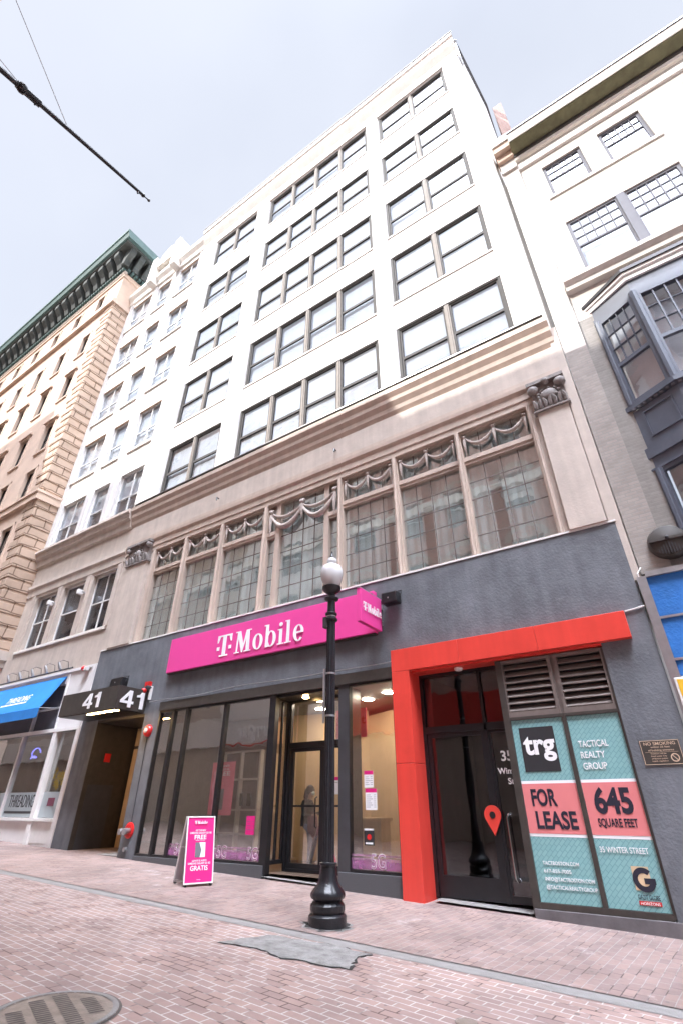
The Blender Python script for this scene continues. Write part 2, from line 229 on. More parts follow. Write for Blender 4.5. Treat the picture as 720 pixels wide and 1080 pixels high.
# ---------------------------------------------------------------- helpers
def root_of(o):
    while o.parent: o = o.parent
    return o
class MB:
    def __init__(s): s.v = []; s.f = []
    def quad(s, *p):
        n = len(s.v); s.v += [tuple(q) for q in p]; s.f.append(tuple(range(n, n+len(p)))); return s
    def box(s, x0, x1, y0, y1, z0, z1):
        if x0 > x1: x0, x1 = x1, x0
        if y0 > y1: y0, y1 = y1, y0
        if z0 > z1: z0, z1 = z1, z0
        n = len(s.v); s.v += [(x, y, z) for z in (z0, z1) for y in (y0, y1) for x in (x0, x1)]
        s.f += [tuple(n+i for i in q) for q in ((0, 2, 3, 1), (4, 5, 7, 6), (0, 1, 5, 4), (2, 6, 7, 3), (0, 4, 6, 2), (1, 3, 7, 5))]; return s
    def poly(s, pts, O, u, v, n_, d):
        """closed polygon pts(a,b) on plane O,u,v, extruded by d along n_"""
        O, u, v, n_ = map(Vector, (O, u, v, n_)); A = [O+u*a+v*b for a, b in pts]; k = len(A); i0 = len(s.v)
        ar = sum(pts[i][0]*pts[(i+1) % k][1]-pts[(i+1) % k][0]*pts[i][1] for i in range(k))
        flip = (ar > 0) != (u.cross(v).dot(n_) > 0)
        if flip: A = A[::-1]
        s.v += [tuple(p) for p in A]+[tuple(p+n_*d) for p in A]
        s.f.append(tuple(range(i0+k, i0+2*k))); s.f.append(tuple(range(i0+k-1, i0-1, -1)))
        for i in range(k): j = (i+1) % k; s.f.append((i0+i, i0+j, i0+k+j, i0+k+i))
        return s
    def prism(s, pts, y0, y1):      # pts in xz
        return s.poly(pts, (0, y1, 0), (1, 0, 0), (0, 0, 1), (0, -1, 0), y1-y0)
    def profile(s, pts, x0, x1):    # pts in (y,z), swept along x
        return s.poly(pts, (x0, 0, 0), (0, 1, 0), (0, 0, 1), (1, 0, 0), x1-x0)
    def tube(s, pts, r, n=8, cap=True):
        pts = [Vector(p) for p in pts]; k = len(pts); rs = r if isinstance(r, (list, tuple)) else [r]*k; i0 = len(s.v); prev = None
        for i, p in enumerate(pts):
            d = (pts[min(i+1, k-1)]-pts[max(i-1, 0)])
            d = d.normalized() if d.length > 1e-9 else Vector((0, 0, 1))
            a = prev if prev is not None else (Vector((0, 0, 1)) if abs(d.z) < .9 else Vector((1, 0, 0)))
            a = (a-d*a.dot(d)).normalized(); b = d.cross(a); prev = a
            for j in range(n):
                t = 2*math.pi*j/n; s.v.append(tuple(p+(a*math.cos(t)+b*math.sin(t))*rs[i]))
        for i in range(k-1):
            for j in range(n): q = (j+1) % n; s.f.append((i0+i*n+j, i0+i*n+q, i0+(i+1)*n+q, i0+(i+1)*n+j))
        if cap: s.f.append(tuple(i0+j for j in range(n-1, -1, -1))); s.f.append(tuple(i0+(k-1)*n+j for j in range(n)))
        return s
    def lathe(s, prof, c, n=32, axis='z', flute=None):
        """prof: (r, h) from bottom up"""
        i0 = len(s.v); k = len(prof)
        for i, (r, hh) in enumerate(prof):
            for j in range(n):
                t = 2*math.pi*j/n; q = r*(1+(flute[1]*math.cos(flute[0]*t) if flute and flute[2] <= hh <= flute[3] else 0))
                a, b = q*math.cos(t), q*math.sin(t)
                s.v.append((c[0]+a, c[1]+b, c[2]+hh) if axis == 'z' else (c[0]+a, c[1]-hh, c[2]+b))
        for i in range(k-1):
            for j in range(n): q = (j+1) % n; s.f.append((i0+i*n+j, i0+i*n+q, i0+(i+1)*n+q, i0+(i+1)*n+j))
        s.f.append(tuple(i0+j for j in range(n-1, -1, -1))); s.f.append(tuple(i0+(k-1)*n+j for j in range(n)))
        return s
    def sphere(s, c, r, n=12, m=8, sq=(1, 1, 1)):
        prof = [(r*math.sin(math.pi*i/m)+1e-4, -r*math.cos(math.pi*i/m)) for i in range(m+1)]; i0 = len(s.v); s.lathe(prof, (0, 0, 0), n)
        s.v[i0:] = [(c[0]+x*sq[0], c[1]+y*sq[1], c[2]+z*sq[2]) for x, y, z in s.v[i0:]]; return s
    def wall(s, x0, x1, z0, z1, ops, y=0, depth=.25, jamb=True, axis='x'):
        """wall sheet at y facing -y with rectangular openings (x0,x1,z0,z1[,depth]) and reveals"""
        xs = sorted({x0, x1, *[min(max(v, x0), x1) for o in ops for v in o[:2]]}); zs = sorted({z0, z1, *[min(max(v, z0), z1) for o in ops for v in o[2:4]]})
        for a, b in zip(xs, xs[1:]):
            for c, d in zip(zs, zs[1:]):
                mx_, mz = (a+b)/2, (c+d)/2
                if any(o[0] < mx_ < o[1] and o[2] < mz < o[3] for o in ops): continue
                s.quad((a, y, c), (b, y, c), (b, y, d), (a, y, d))
        if jamb:
            for o in ops:
                a, b, c, d = o[:4]; e = y+(o[4] if len(o) > 4 else depth)
                s.quad((a, y, c), (a, y, d), (a, e, d), (a, e, c)); s.quad((b, y, c), (b, e, c), (b, e, d), (b, y, d))
                s.quad((a, y, d), (b, y, d), (b, e, d), (a, e, d)); s.quad((a, y, c), (a, e, c), (b, e, c), (b, y, c))
        return s
    def build(s, name, mat, parent=None, smooth=False, bevel=0, label=None, local=False, stuff=False):
        me = bpy.data.meshes.new(name); off = Vector((0, 0, 0)) if (parent is None or local) else root_of(parent).location
        me.from_pydata([tuple(Vector(p)-off) for p in s.v], [], s.f); me.materials.append(M[mat] if isinstance(mat, str) else mat)
        o = bpy.data.objects.new(name, me); COL.objects.link(o)
        if parent: o.parent = parent
        if smooth:
            for p in me.polygons: p.use_smooth = True
            try: me.set_sharp_from_angle(angle=R(40))
            except Exception: pass
        if bevel:
            bm = bmesh.new(); bm.from_mesh(me); bmesh.ops.remove_doubles(bm, verts=bm.verts, dist=1e-5); bmesh.ops.bevel(bm, geom=[e for e in bm.edges if e.is_manifold and e.calc_face_angle(0) > .5], offset=bevel, segments=2, affect='EDGES', profile=.5); bm.to_mesh(me); bm.free()
        if label: o['label'] = label
        if stuff: o['kind'] = 'stuff'
        return o
def tag(o, label, cat, group=None, kind=None):
    o['label'] = label; o['category'] = cat
    if group: o['group'] = group
    if kind: o['kind'] = kind
    return o
def thing(name, label, cat, loc=(0, 0, 0), rz=0, group=None):
    o = bpy.data.objects.new(name, None); o.empty_display_size = .2; COL.objects.link(o); o.location = loc; o.rotation_euler = (0, 0, rz); return tag(o, label, cat, group)
def struct(o): o['kind'] = 'structure'; return o
def gz(x): return -.0297*x

FONT_CACHE = {}
def text_verts(s, size, bold=0, xs=1.0, ext=.004, align='LEFT', shear=0, space=1.0, lsp=1.0):
    cu = bpy.data.curves.new('t', 'FONT'); cu.body = s; cu.size = size; cu.offset = bold*size; cu.extrude = ext; cu.align_x = align; cu.shear = shear; cu.space_character = space; cu.space_line = lsp; cu.resolution_u = 4
    o = bpy.data.objects.new('t', cu); COL.objects.link(o); dg = bpy.context.evaluated_depsgraph_get(); me = bpy.data.meshes.new_from_object(o.evaluated_get(dg))
    v = [(p.co.x*xs, p.co.y, p.co.z) for p in me.vertices]; fc = [tuple(p.vertices) for p in me.polygons]
    bpy.data.objects.remove(o); bpy.data.curves.remove(cu); bpy.data.meshes.remove(me); return v, fc
def lettering(s, O, parent, mat='signwhite', size=.2, width=None, u=(1, 0, 0), v=(0, 0, 1), bold=.01, xs=1.0, align='LEFT', name='lettering', shear=0, ext=.004, space=1.0, mb=None, cap=None, lsp=1.0):
    """width: scale the text to this width; cap: capital height instead of font size"""
    if cap: size = cap/.70
    vs, fs = text_verts(s, size, bold, 1, ext, 'LEFT', shear, space, lsp)
    x0 = min(p[0] for p in vs); x1 = max(p[0] for p in vs); k = (width/(x1-x0)) if width else xs
    u, v, O = Vector(u), Vector(v), Vector(O); n = u.cross(v); W_ = (x1-x0)*k
    sh = {'LEFT': 0, 'CENTER': -W_/2, 'RIGHT': -W_}[align]
    b = mb or MB(); i0 = len(b.v)
    b.v += [tuple(O+u*((p[0]-x0)*k+sh)+v*p[1]+n*p[2]) for p in vs]; b.f += [tuple(i+i0 for i in q) for q in fs]
    return b if mb else b.build(name, mat, parent)

def sash(parent, x0, x1, z0, z1, y, fm='frame', fw=.06, up=(1, 1), lo=(1, 1), gl='g_up', back='blind', glo=None, meet=.5, railw=.05, bar=.018, rail_mat=None, backy=.12, name='window', lowback=None):
    """one sash window: frame with meeting rail and glazing bars > pane(s), blind"""
    b = MB(); zm = z0+(z1-z0)*meet
    b.box(x0, x0+fw, y-.03, y+.05, z0, z1); b.box(x1-fw, x1, y-.03, y+.05, z0, z1); b.box(x0+fw, x1-fw, y-.03, y+.05, z1-fw, z1); b.box(x0+fw, x1-fw, y-.03, y+.05, z0, z0+fw)
    b.box(x0+fw, x1-fw, y-.025, y+.04, zm-railw/2, zm+railw/2)
    for (nc, nr), (a, c) in ((up, (zm+railw/2, z1-fw)), (lo, (z0+fw, zm-railw/2))):
        for i in range(1, nc): xx = x0+fw+(x1-x0-2*fw)*i/nc; b.box(xx-bar/2, xx+bar/2, y-.02, y+.03, a, c)
        for i in range(1, nr): zz = a+(c-a)*i/nr; b.box(x0+fw, x1-fw, y-.018, y+.028, zz-bar/2, zz+bar/2)
    wo = b.build(name, fm, parent)
    MB().box(x0+fw*.8, x1-fw*.8, y+.008, y+.014, z0+fw*.8, z1-fw*.8).build('pane', gl, wo)
    if back:
        MB().quad((x0, y+backy, zm if lowback else z0), (x1, y+backy, zm if lowback else z0), (x1, y+backy, z1), (x0, y+backy, z1)).build('blind', back, wo)
        if lowback: MB().quad((x0, y+backy-.06, z0), (x1, y+backy-.06, z0), (x1, y+backy-.06, zm), (x0, y+backy-.06, zm)).build('screen', lowback, wo)
    return wo

# ---------------------------------------------------------------- ground
KY0, KY1 = -3.45, -3.20     # kerb strip
def sheet(x0, x1, y0, y1, dz, name, mat):
    b = MB(); xs = [x0+(x1-x0)*i/40 for i in range(41)]
    for a, c in zip(xs, xs[1:]): b.quad((a, y0, gz(a)+dz), (c, y0, gz(c)+dz), (c, y1, gz(c)+dz), (a, y1, gz(a)+dz))
    o = struct(b.build(name, mat)); return o
sheet(-300, 300, -14, 60, -.03, 'ground', 'asphalt')
sheet(-150, 60, -12.9, KY0+.01, 0, 'street', 'street')
sheet(-150, 60, KY0, KY1, .004, 'kerb_strip', 'kerb')
sheet(-150, 60, KY1-.01, 2.0, .012, 'sidewalk', 'walk')
# irregular concrete patch with a broken dark rim, as in the photo beside the lamp post
def ragged(pts, n, amp, seed):
    rnd = random.Random(seed); out = []
    for (ax, ay), (bx, by) in zip(pts, pts[1:]+pts[:1]):
        for i in range(n):
            t = i/n; out.append((ax+(bx-ax)*t+rnd.uniform(-amp, amp), ay+(by-ay)*t+rnd.uniform(-amp, amp)))
    return out
pp = ragged([(-5.62, -4.30), (-5.42, -3.62), (-4.6, -3.5), (-3.9, -3.52), (-4.02, -3.72), (-3.80, -4.16), (-4.6, -4.30), (-5.1, -4.2)], 7, .03, 3)
cx, cy = -4.75, -3.9
b = MB(); b.quad(*[(x, y, gz(x)+.010) for x, y in pp]); o = struct(b.build('concrete_patch', 'asphalt'))
b = MB(); b.quad(*[(cx+(x-cx)*(1.03+.03*math.sin(i*1.7)), cy+(y-cy)*(1.045+.04*math.sin(i*2.3)), gz(x)+.005) for i, (x, y) in enumerate(pp)]); struct(b.build('patch_joint', 'tar'))
# bare stone step in front of the doors
sheet(-8.78, -6.75, -.1, .62, .05, 'door_step', 'kerb'); sheet(-4.72, -2.98, -.02, .40, .05, 'entry_step', 'kerb')

def ground_hatch(name, label, cx, cy, r, slots=True):
    t = thing(name, label, 'manhole cover', (cx, cy, gz(cx)))
    k = -.0297
    def disc(r0, r1, z, nm, mt):
        b = MB(); n = 48; i0 = 0
        for i in range(n):
            a0, a1 = 2*math.pi*i/n, 2*math.pi*(i+1)/n
            q = [(cx+rr_*math.cos(a), cy+rr_*math.sin(a)) for rr_, a in ((r0, a0), (r1, a0), (r1, a1), (r0, a1))]
            b.quad(*[(x, y, gz(x)+z) for x, y in q])
        return b.build(nm, mt, t)
    disc(.002, r*.9, .009, 'cover', 'iron'); disc(r*.9, r, .013, 'rim', 'kerb' if slots else 'iron')
    disc(r*1.0, r*1.05, .007, 'joint', 'irondark')
    if slots:
        b = MB(); rows = 4
        for j in range(rows):
            v0 = -r*.78+j*r*1.56/rows+.03
            v1 = v0+r*1.56/rows-.07
            for i in range(-9, 10):
                uu_ = i*r*.092; vm = max(abs(v0), abs(v1))
                if uu_*uu_+vm*vm > (r*.80)**2: continue
                ca, sa = math.cos(R(-20)), math.sin(R(-20))
                pts = [(uu_-.010, v0), (uu_+.010, v0), (uu_+.010, v1), (uu_-.010, v1)]
                b.quad(*[(cx+a*ca-c*sa, cy+a*sa+c*ca, gz(cx+a*ca-c*sa)+.0125) for a, c in pts])
        b.build('grate_slots', 'irondark', t)
    return t
ground_hatch('manhole_cover', 'large round slotted iron grate set in the street bricks in the near left corner', -5.04, -6.70, .49)
ground_hatch('valve_cover', 'small round iron lid in the street bricks at the bottom edge', -2.28, -4.74, .09, False)

# ---------------------------------------------------------------- main building
BX0, BX1 = -17.3, -.12
ROWS = [(12.78, 15.42), (16.80, 19.53), (20.92, 23.50), (25.20, 27.58), (29.30, 31.85)]
GROUPS = [(-16.05, -12.70, 2), (-11.68, -5.20, 4), (-4.50, -.95, 2)]
main = thing('commercial_building', 'tall white building in the middle with a charcoal ground floor and wide metal windows', 'building', (-8.7, 0, .3))
ops = [(a, b_, z0, z1) for a, b_, n in GROUPS for z0, z1 in ROWS]
# upper wall; panels between floors slightly set back behind the piers
b = MB(); b.wall(BX0, BX1, 12.35, 33.2, ops, 0.0, .34)
b.quad((BX1, 0, 10.9), (.30, 3.2, 10.9), (.30, 3.2, 33.2), (BX1, 0, 33.2)); b.quad((.30, 3.2, 10.9), (.1, 24, 10.9), (.1, 24, 33.2), (.30, 3.2, 33.2))
b.quad((BX0, 0, 33.2), (BX1, 0, 33.2), (.3, 3.2, 33.2), (.1, 24, 33.2), (BX0, 24, 33.2)); b.quad((BX0, 24, 0), (BX0, 0, 0), (BX0, 0, 33.2), (BX0, 24, 33.2)); b.quad((.1, 24, 0), (BX0, 24, 0), (BX0, 24, 33.2), (.1, 24, 33.2))
b.build('wall', 'white', main)
for xa, xb in ((BX0, -16.05), (-12.70, -11.68), (-5.20, -4.50), (-.95, BX1)): MB().box(xa+.03, xb-.03, -.06, .002, 12.72, 32.1).build('pier', 'white', main)
b = MB()
for xa, xb, n in GROUPS:
    for z0, z1 in ROWS: MB().box(xa-.02, xb+.02, -.035, .2, z0-.08, z0).build('window_sill', 'ivory', main)
# window lining + mullions + windows
for gi, (xa, xb, n) in enumerate(GROUPS):
    for ri, (z0, z1) in enumerate(ROWS):
        b = MB(); b.box(xa, xa+.09, .02, .30, z0, z1); b.box(xb-.09, xb, .02, .30, z0, z1); b.box(xa+.09, xb-.09, .02, .30, z1-.06, z1)
        b.build('window_lining', 'frame', main)
        wd = (xb-xa-.18)/n
        for i in range(1, n):
            xx = xa+.09+wd*i; b = MB(); b.box(xx-.08, xx+.08, .015, .30, z0, z1-.06); b.box(xx-.03, xx+.03, -.01, .015, z0, z1-.06); b.build('mullion', 'mull', main)
        for i in range(n):
            wx0 = xa+.09+wd*i+(.08 if i else 0); wx1 = xa+.09+wd*(i+1)-(.08 if i < n-1 else 0)
            sash(main, wx0, wx1, z0+.0, z1-.06, .085, 'frame', .06, gl='g_up', meet=.46, railw=.11, backy=.05+.05*((ri*5+i*3+gi) % 3 == 0), back=('blind', 'blind', 'blind2')[(ri*7+i*3+gi) % 3])
# roof cornice
prof = [(.0, 31.95), (-.08, 31.95), (-.10, 32.25), (-.10, 32.55), (-.30, 32.95), (-.34, 33.05), (-.34, 33.45), (-.42, 33.55), (-.42, 33.9), (.25, 33.9), (.25, 33.0), (0, 33.0)]
MB().profile(prof, BX0, BX1+.02).build('roof_cornice', 'ivory', main)
MB().box(BX0, BX1+.03, -.45, -.1, 33.9, 33.97).build('coping', 'darkgrey', main)
b = MB(); b.tube([(BX1+.02, .02, 33.95), (.31, 3.2, 33.5), (.28, 6, 33.5)], .10, 6); b.build('dark_roof_edge', 'darkgrey', main)  # dark tube along the side roof edge
b = MB(); b.tube([(BX1+.05, -.02, 33.9), (BX1+.05, -.02, 31.6), (BX1+.07, .15, 31.2)], .05, 6); b.sphere((BX1+.05, -.05, 33.6), .1); b.build('downpipe', 'steel', main)
# mid cornice, frieze, architrave
fr = [(.0, 12.68), (-.25, 12.62), (-.26, 12.44), (-.18, 12.28), (-.17, 12.14), (-.09, 11.98), (-.07, 11.84), (.0, 11.70)]
MB().profile(fr+[(.3, 11.66), (.3, 12.68)], BX0-.12, BX1-.02).build('string_course', 'trim', main)
MB().box(BX0, BX1-.08, -.28, .0, 12.69, 12.72).build('flashing', 'steel', main)
b = MB(); b.box(BX0, BX1-.1, -.05, .3, 10.92, 11.66); b.build('frieze', 'stone', main)
MB().profile([(.3, 10.14), (-.02, 10.14), (-.02, 10.32), (-.05, 10.33), (-.05, 10.52), (-.11, 10.62), (-.12, 10.74), (-.05, 10.80), (-.05, 10.92), (.3, 10.92)], BX0+.0, BX1-.1).build('architrave', 'trim', main)
for xx, zz in ((-12.1, 11.3), (-6.9, 11.25)):
    MB().tube([(xx, -.05, zz), (xx, -.16, zz), (xx+.02, -.17, zz-.13)], .022, 6).build('anchor_hook', 'blackmetal', main)
# mezzanine piers and carved capitals
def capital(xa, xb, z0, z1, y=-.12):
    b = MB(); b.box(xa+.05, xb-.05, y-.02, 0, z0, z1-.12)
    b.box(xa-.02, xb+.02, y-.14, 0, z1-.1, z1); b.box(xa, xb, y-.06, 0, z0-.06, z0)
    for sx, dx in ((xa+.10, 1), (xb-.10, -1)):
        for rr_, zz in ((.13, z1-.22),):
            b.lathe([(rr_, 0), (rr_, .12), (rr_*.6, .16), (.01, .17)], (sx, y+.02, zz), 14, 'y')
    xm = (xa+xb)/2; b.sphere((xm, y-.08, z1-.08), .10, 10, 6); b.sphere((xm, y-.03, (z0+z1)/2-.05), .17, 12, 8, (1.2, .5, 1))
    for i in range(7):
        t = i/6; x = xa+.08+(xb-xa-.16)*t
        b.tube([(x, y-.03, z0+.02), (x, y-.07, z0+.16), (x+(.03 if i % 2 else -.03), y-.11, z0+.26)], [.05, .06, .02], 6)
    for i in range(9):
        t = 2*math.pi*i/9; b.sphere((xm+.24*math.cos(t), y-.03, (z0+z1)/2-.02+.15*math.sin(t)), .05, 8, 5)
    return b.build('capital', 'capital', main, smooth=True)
for xa, xb in ((-.97, -.26), (-16.9, -15.62)):
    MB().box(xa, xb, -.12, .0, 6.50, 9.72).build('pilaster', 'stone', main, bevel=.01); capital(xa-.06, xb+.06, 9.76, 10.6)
for xa, xb in ((-1.12, BX1), (BX0, -15.42)): MB().box(xa, xb, .0, .3, 6.4, 10.14).build('mezzanine_wall', 'stone', main)
MB().box(-.24, -.02, -.045, .3, 5.2, 12.3).build('edge_strip', 'stone', main)
# mezzanine windows
WY = .16
bays = [(-15.40, -13.60), (-13.60, -11.72), (-11.72, -9.70), (-6.78, -4.93), (-4.93, -3.04), (-3.04, -1.14)]
def lead(x0, x1, z0, z1, nc, nr, y, parent):
    b = MB()
    for i in range(1, nc): xx = x0+(x1-x0)*i/nc; b.box(xx-.011, xx+.011, y-.012, y+.0, z0, z1)
    for i in range(1, nr): zz = z0+(z1-z0)*i/nr; b.box(x0, x1, y-.010, y+.002, zz-.011, zz+.011)
    return b.build('leading', 'louvre', parent)
def mezz_window(x0, x1, z0, z1, nc, nr, tr=None):
    b = MB(); fw = .085
    b.box(x0, x0+fw, WY-.10, WY+.08, z0, z1); b.box(x1-fw, x1, WY-.10, WY+.08, z0, z1); b.box(x0+fw, x1-fw, WY-.08, WY+.08, z1-.06, z1); b.box(x0+fw, x1-fw, WY-.08, WY+.08, z0, z0+.13)
    if tr: b.box(x0+fw, x1-fw, WY-.11, WY+.08, tr-.03, tr+.1); b.box(x0+fw, x1-fw, WY-.08, WY+.08, tr-.12, tr-.03)
    wo = b.build('mezzanine_window', 'trim', main)
    top = (tr-.12) if tr else z1-.06
    MB().box(x0+fw, x1-fw, WY+.03, WY+.036, z0+.13, top).build('pane', 'g_mezz', wo); lead(x0+fw, x1-fw, z0+.13, top, nc, nr, WY+.03, wo)
    if tr:
        MB().box(x0+fw, x1-fw, WY+.03, WY+.036, tr+.1, z1-.06).build('transom_pane', 'g_mezz', wo); lead(x0+fw, x1-fw, tr+.1, z1-.06, nc, 1, WY+.03, wo)
    return wo
def swag(b, xa, xb, zt, sag, y, r=.044):
    n = 12; pts = []; rs = []
    for i in range(n+1):
        t = i/n; pts.append((xa+(xb-xa)*t, y-.02*math.sin(math.pi*t), zt-sag*math.sin(math.pi*t)**.8)); rs.append(r*(.45+.75*math.sin(math.pi*t)))
    b.tube(pts, rs, 8)
def drop(b, x, zt, ln, y, r=.036):
    b.sphere((x, y-.02, zt), r*1.6, 8, 6); b.tube([(x, y, zt), (x, y-.02, zt-ln*.35), (x, y-.02, zt-ln*.7), (x, y, zt-ln)], [r, r*1.3, r*.9, r*.2], 7)
    b.sphere((x-.05, y, zt+.05), r*1.0, 8, 5); b.sphere((x+.05, y, zt+.05), r*1.0, 8, 5)
for xa, xb in bays:
    mezz_window(xa, xb, 6.46, 10.16, 4, 5, 9.22)
    b = MB(); xm = (xa+xb)/2; y = WY-.07
    swag(b, xa+.17, xm, 9.98, .33, y); swag(b, xm, xb-.17, 9.98, .33, y); drop(b, xm, 10.0, .52, y); drop(b, xa+.16, 9.98, .5, y, .035); drop(b, xb-.16, 9.98, .5, y, .035)
    b.build('garland', 'garland', main, smooth=True)
mezz_window(-9.70, -9.20, 6.46, 10.16, 1, 5, 9.02); mezz_window(-9.20, -7.30, 6.46, 10.16, 4, 6); mezz_window(-7.30, -6.78, 6.46, 10.16, 1, 5, 9.02)
b = MB(); y = WY-.10
swag(b, -9.5, -8.24, 9.72, .55, y, .08); swag(b, -8.24, -7.0, 9.72, .55, y, .08); swag(b, -9.45, -8.24, 9.8, .28, y, .05); swag(b, -8.24, -7.05, 9.8, .28, y, .05)
drop(b, -8.24, 9.86, .6, y, .06); drop(b, -9.5, 9.86, .9, y, .05); drop(b, -7.0, 9.86, .9, y, .05); b.build('garland', 'garland', main, smooth=True)
for xx in (-15.40, -13.60, -11.72, -9.70, -6.78, -4.93, -3.04, -1.14):
    b = MB(); b.box(xx-.055, xx+.055, WY-.2, WY-.10, 6.46, 10.13); b.tube([(xx, WY-.2, 6.46), (xx, WY-.2, 10.1)], .03, 8); b.build('window_post', 'trim', main)
b = MB()
b.quad((-15.6, 3.4, 6.2), (-1, 3.4, 6.2), (-1, 3.4, 10.4), (-15.6, 3.4, 10.4)); b.quad((-15.6, .3, 6.4), (-1, .3, 6.4), (-1, 3.4, 6.4), (-15.6, 3.4, 6.4)); b.quad((-15.6, .3, 10.4), (-15.6, 3.4, 10.4), (-1, 3.4, 10.4), (-1, .3, 10.4))
b.build('mezzanine_interior', 'intgrey', main)
def curtain(xa, xb, z0, z1, y, nm='curtain', mt='curtain'):
    b = MB(); n = int((xb-xa)/.05); pts = [(xa+(xb-xa)*i/n, y+.03*math.sin(i*1.3)+.012*math.sin(i*.5)) for i in range(n+1)]
    for p, q in zip(pts, pts[1:]): b.quad((p[0], p[1], z0), (q[0], q[1], z0), (q[0], q[1], z1), (p[0], p[1], z1))
    return b.build(nm, mt, main)
for xa, xb in ((-15.38, -13.75), (-13.55, -12.0), (-11.85, -9.25), (-9.15, -6.85), (-6.7, -5.35), (-5.2, -4.3), (-4.05, -2.5), (-2.2, -1.15)): curtain(xa, xb, 6.5, 10.3, .27)
MB().box(-15.5, -1.1, .29, .33, 8.42, 8.55).build('curtain_rail', 'winwhite', main)

# charcoal ground floor
FY = -.06
b = MB(); gops = [(-16.40, -13.95, -1, 4.06, 1.6), (-13.25, -5.27, -1, 4.30, .12), (-5.2, -.98, -1, 4.66, .5)]
b.wall(BX0, BX1-.02, -.3, 6.46, gops, FY, .2)
b.quad((BX0, FY, 6.46), (BX1-.02, FY, 6.46), (BX1-.02, .3, 6.46), (BX0, .3, 6.46)); b.quad((BX1-.02, FY, -.3), (BX1-.02, .3, -.3), (BX1-.02, .3, 6.46), (BX1-.02, FY, 6.46)); b.quad((BX0, .3, -.3), (BX0, FY, -.3), (BX0, FY, 6.46), (BX0, .3, 6.46))
b.build('ground_floor_wall', 'stucco', main)
MB().box(BX0-.01, BX1, FY-.02, .05, 6.462, 6.50).build('flashing', 'winwhite', main)
# recess of number 41
b = MB(); b.box(-16.395, -16.38, FY+.01, 1.55, .2, 4.05); b.box(-16.39, -13.96, FY+.02, 1.55, 3.98, 4.055); b.box(-13.97, -13.955, FY+.01, 1.55, .2, 4.05)
b.build('recess_lining', 'bronze', main)
MB().box(-16.376, -16.37, .1, 1.0, .5, 2.2).build('kick_plate', 'darkgrey', main)
MB().box(-16.4, -13.9, FY+.05, 1.6, .30, .46).build('recess_floor', 'kerb', main)
d = MB().box(-16.37, -13.97, 1.50, 1.55, .46, 3.97).build('recess_back_wall', 'bronze', main)
dr = MB().box(-16.30, -15.2, 1.44, 1.5, .5, 3.30).build('door', 'wood', main, bevel=.01, label='tan wooden door at the back of the recess'); MB().box(-16.30, -15.2, 1.45, 1.5, 3.40, 3.95).build('transom_panel', 'wood', dr)
MB().box(-16.0, -15.8, 1.43, 1.438, 1.9, 2.2).build('notice', 'paper', dr)
# shop head and frames (mobile phone shop)
MB().box(-13.25, -5.27, FY-.05, .12, 4.07, 4.31).build('shop_head', 'bronze', main)
def shop_window(x0, x1, z0, z1, y, fw=.05, nm='shop_window', g='g_shop'):
    b = MB(); b.box(x0, x0+fw, y-.06, y+.06, z0, z1); b.box(x1-fw, x1, y-.06, y+.06, z0, z1); b.box(x0+fw, x1-fw, y-.05, y+.06, z1-fw, z1); b.box(x0+fw, x1-fw, y-.05, y+.06, z0, z0+fw)
    wo = b.build(nm, 'black', main); MB().box(x0+fw, x1-fw, y+.0, y+.008, z0+fw, z1-fw).build('pane', g, wo); return wo
base = .50
wins = [shop_window(a, c, base, 4.07, .0) for a, c in ((-13.25, -12.62), (-12.62, -12.02), (-12.02, -10.47), (-10.47, -8.82))]
wr = shop_window(-6.50, -5.27, base, 4.07, .0)
MB().box(-13.25, -8.72, -.10, .15, .1, .50).build('shop_plinth', 'granite', main, bevel=.01); MB().box(-6.72, -5.27, -.10, .62, .05, .50).build('shop_plinth', 'granite', main, bevel=.01)
MB().box(-8.84, -8.66, -.07, .08, .35, 4.07).build('corner_post', 'black', main); MB().box(-6.74, -6.46, -.07, .10, .35, 4.07).build('corner_post', 'darkgrey', main)
b = MB(); b.box(-8.78, -8.72, .08, .6, .5, .58); b.box(-8.78, -8.72, .08, .6, 3.95, 4.07); b.box(-8.78, -8.72, .52, .62, .58, 3.95); b.box(-8.78, -8.72, .3, .34, .58, 3.95)
so_ = b.build('side_window', 'black', main); MB().box(-8.755, -8.748, .08, .52, .58, 3.95).build('pane', 'g_shop', so_)
b = MB(); b.box(-6.62, -6.56, .08, .6, .5, 4.07); so_ = b.build('side_panel', 'black', main)
MB().box(-8.78, -6.56, .0, .60, 4.0, 4.068).build('entry_ceiling', 'black', main)
lt = MB().lathe([(.08, 0), (.08, .02), (.06, .025)], (-8.0, .3, 3.97), 16).build('downlight', 'led', main)
# entrance of the phone shop
def door_unit(x0, x1, z0, zt, zh, y, doors, g='g_shop', label=None, fm='black'):
    b = MB(); b.box(x0, x0+.07, y-.05, y+.05, z0, zt); b.box(x1-.07, x1, y-.05, y+.05, z0, zt); b.box(x0+.07, x1-.07, y-.05, y+.05, zh, zh+.13); b.box(x0+.07, x1-.07, y-.05, y+.05, zt-.07, zt)
    fo = b.build('door_frame', fm, main); res = []
    for a, c, nm, kick, bar_ in doors:
        d_ = MB(); s_ = .085 if nm == 'door' else .05; d_.box(a, a+s_, y-.03, y+.03, z0+.01, zh); d_.box(c-s_, c, y-.03, y+.03, z0+.01, zh); d_.box(a+s_, c-s_, y-.03, y+.03, z0+.01, z0+kick); d_.box(a+s_, c-s_, y-.03, y+.03, zh-s_, zh)
        if bar_: d_.box(a+s_, c-s_, y-.02, y+.02, bar_-.02, bar_+.02)
        do = d_.build(nm, fm, main); MB().box(a+s_, c-s_, y-.004, y+.004, z0+kick, zh-s_).build('pane', g, do); res.append(do)
        MB().box(a+.02, c-.02, y-.004, y+.004, zh+.13, zt-.07).build('transom_pane', g, fo)
    return fo, res
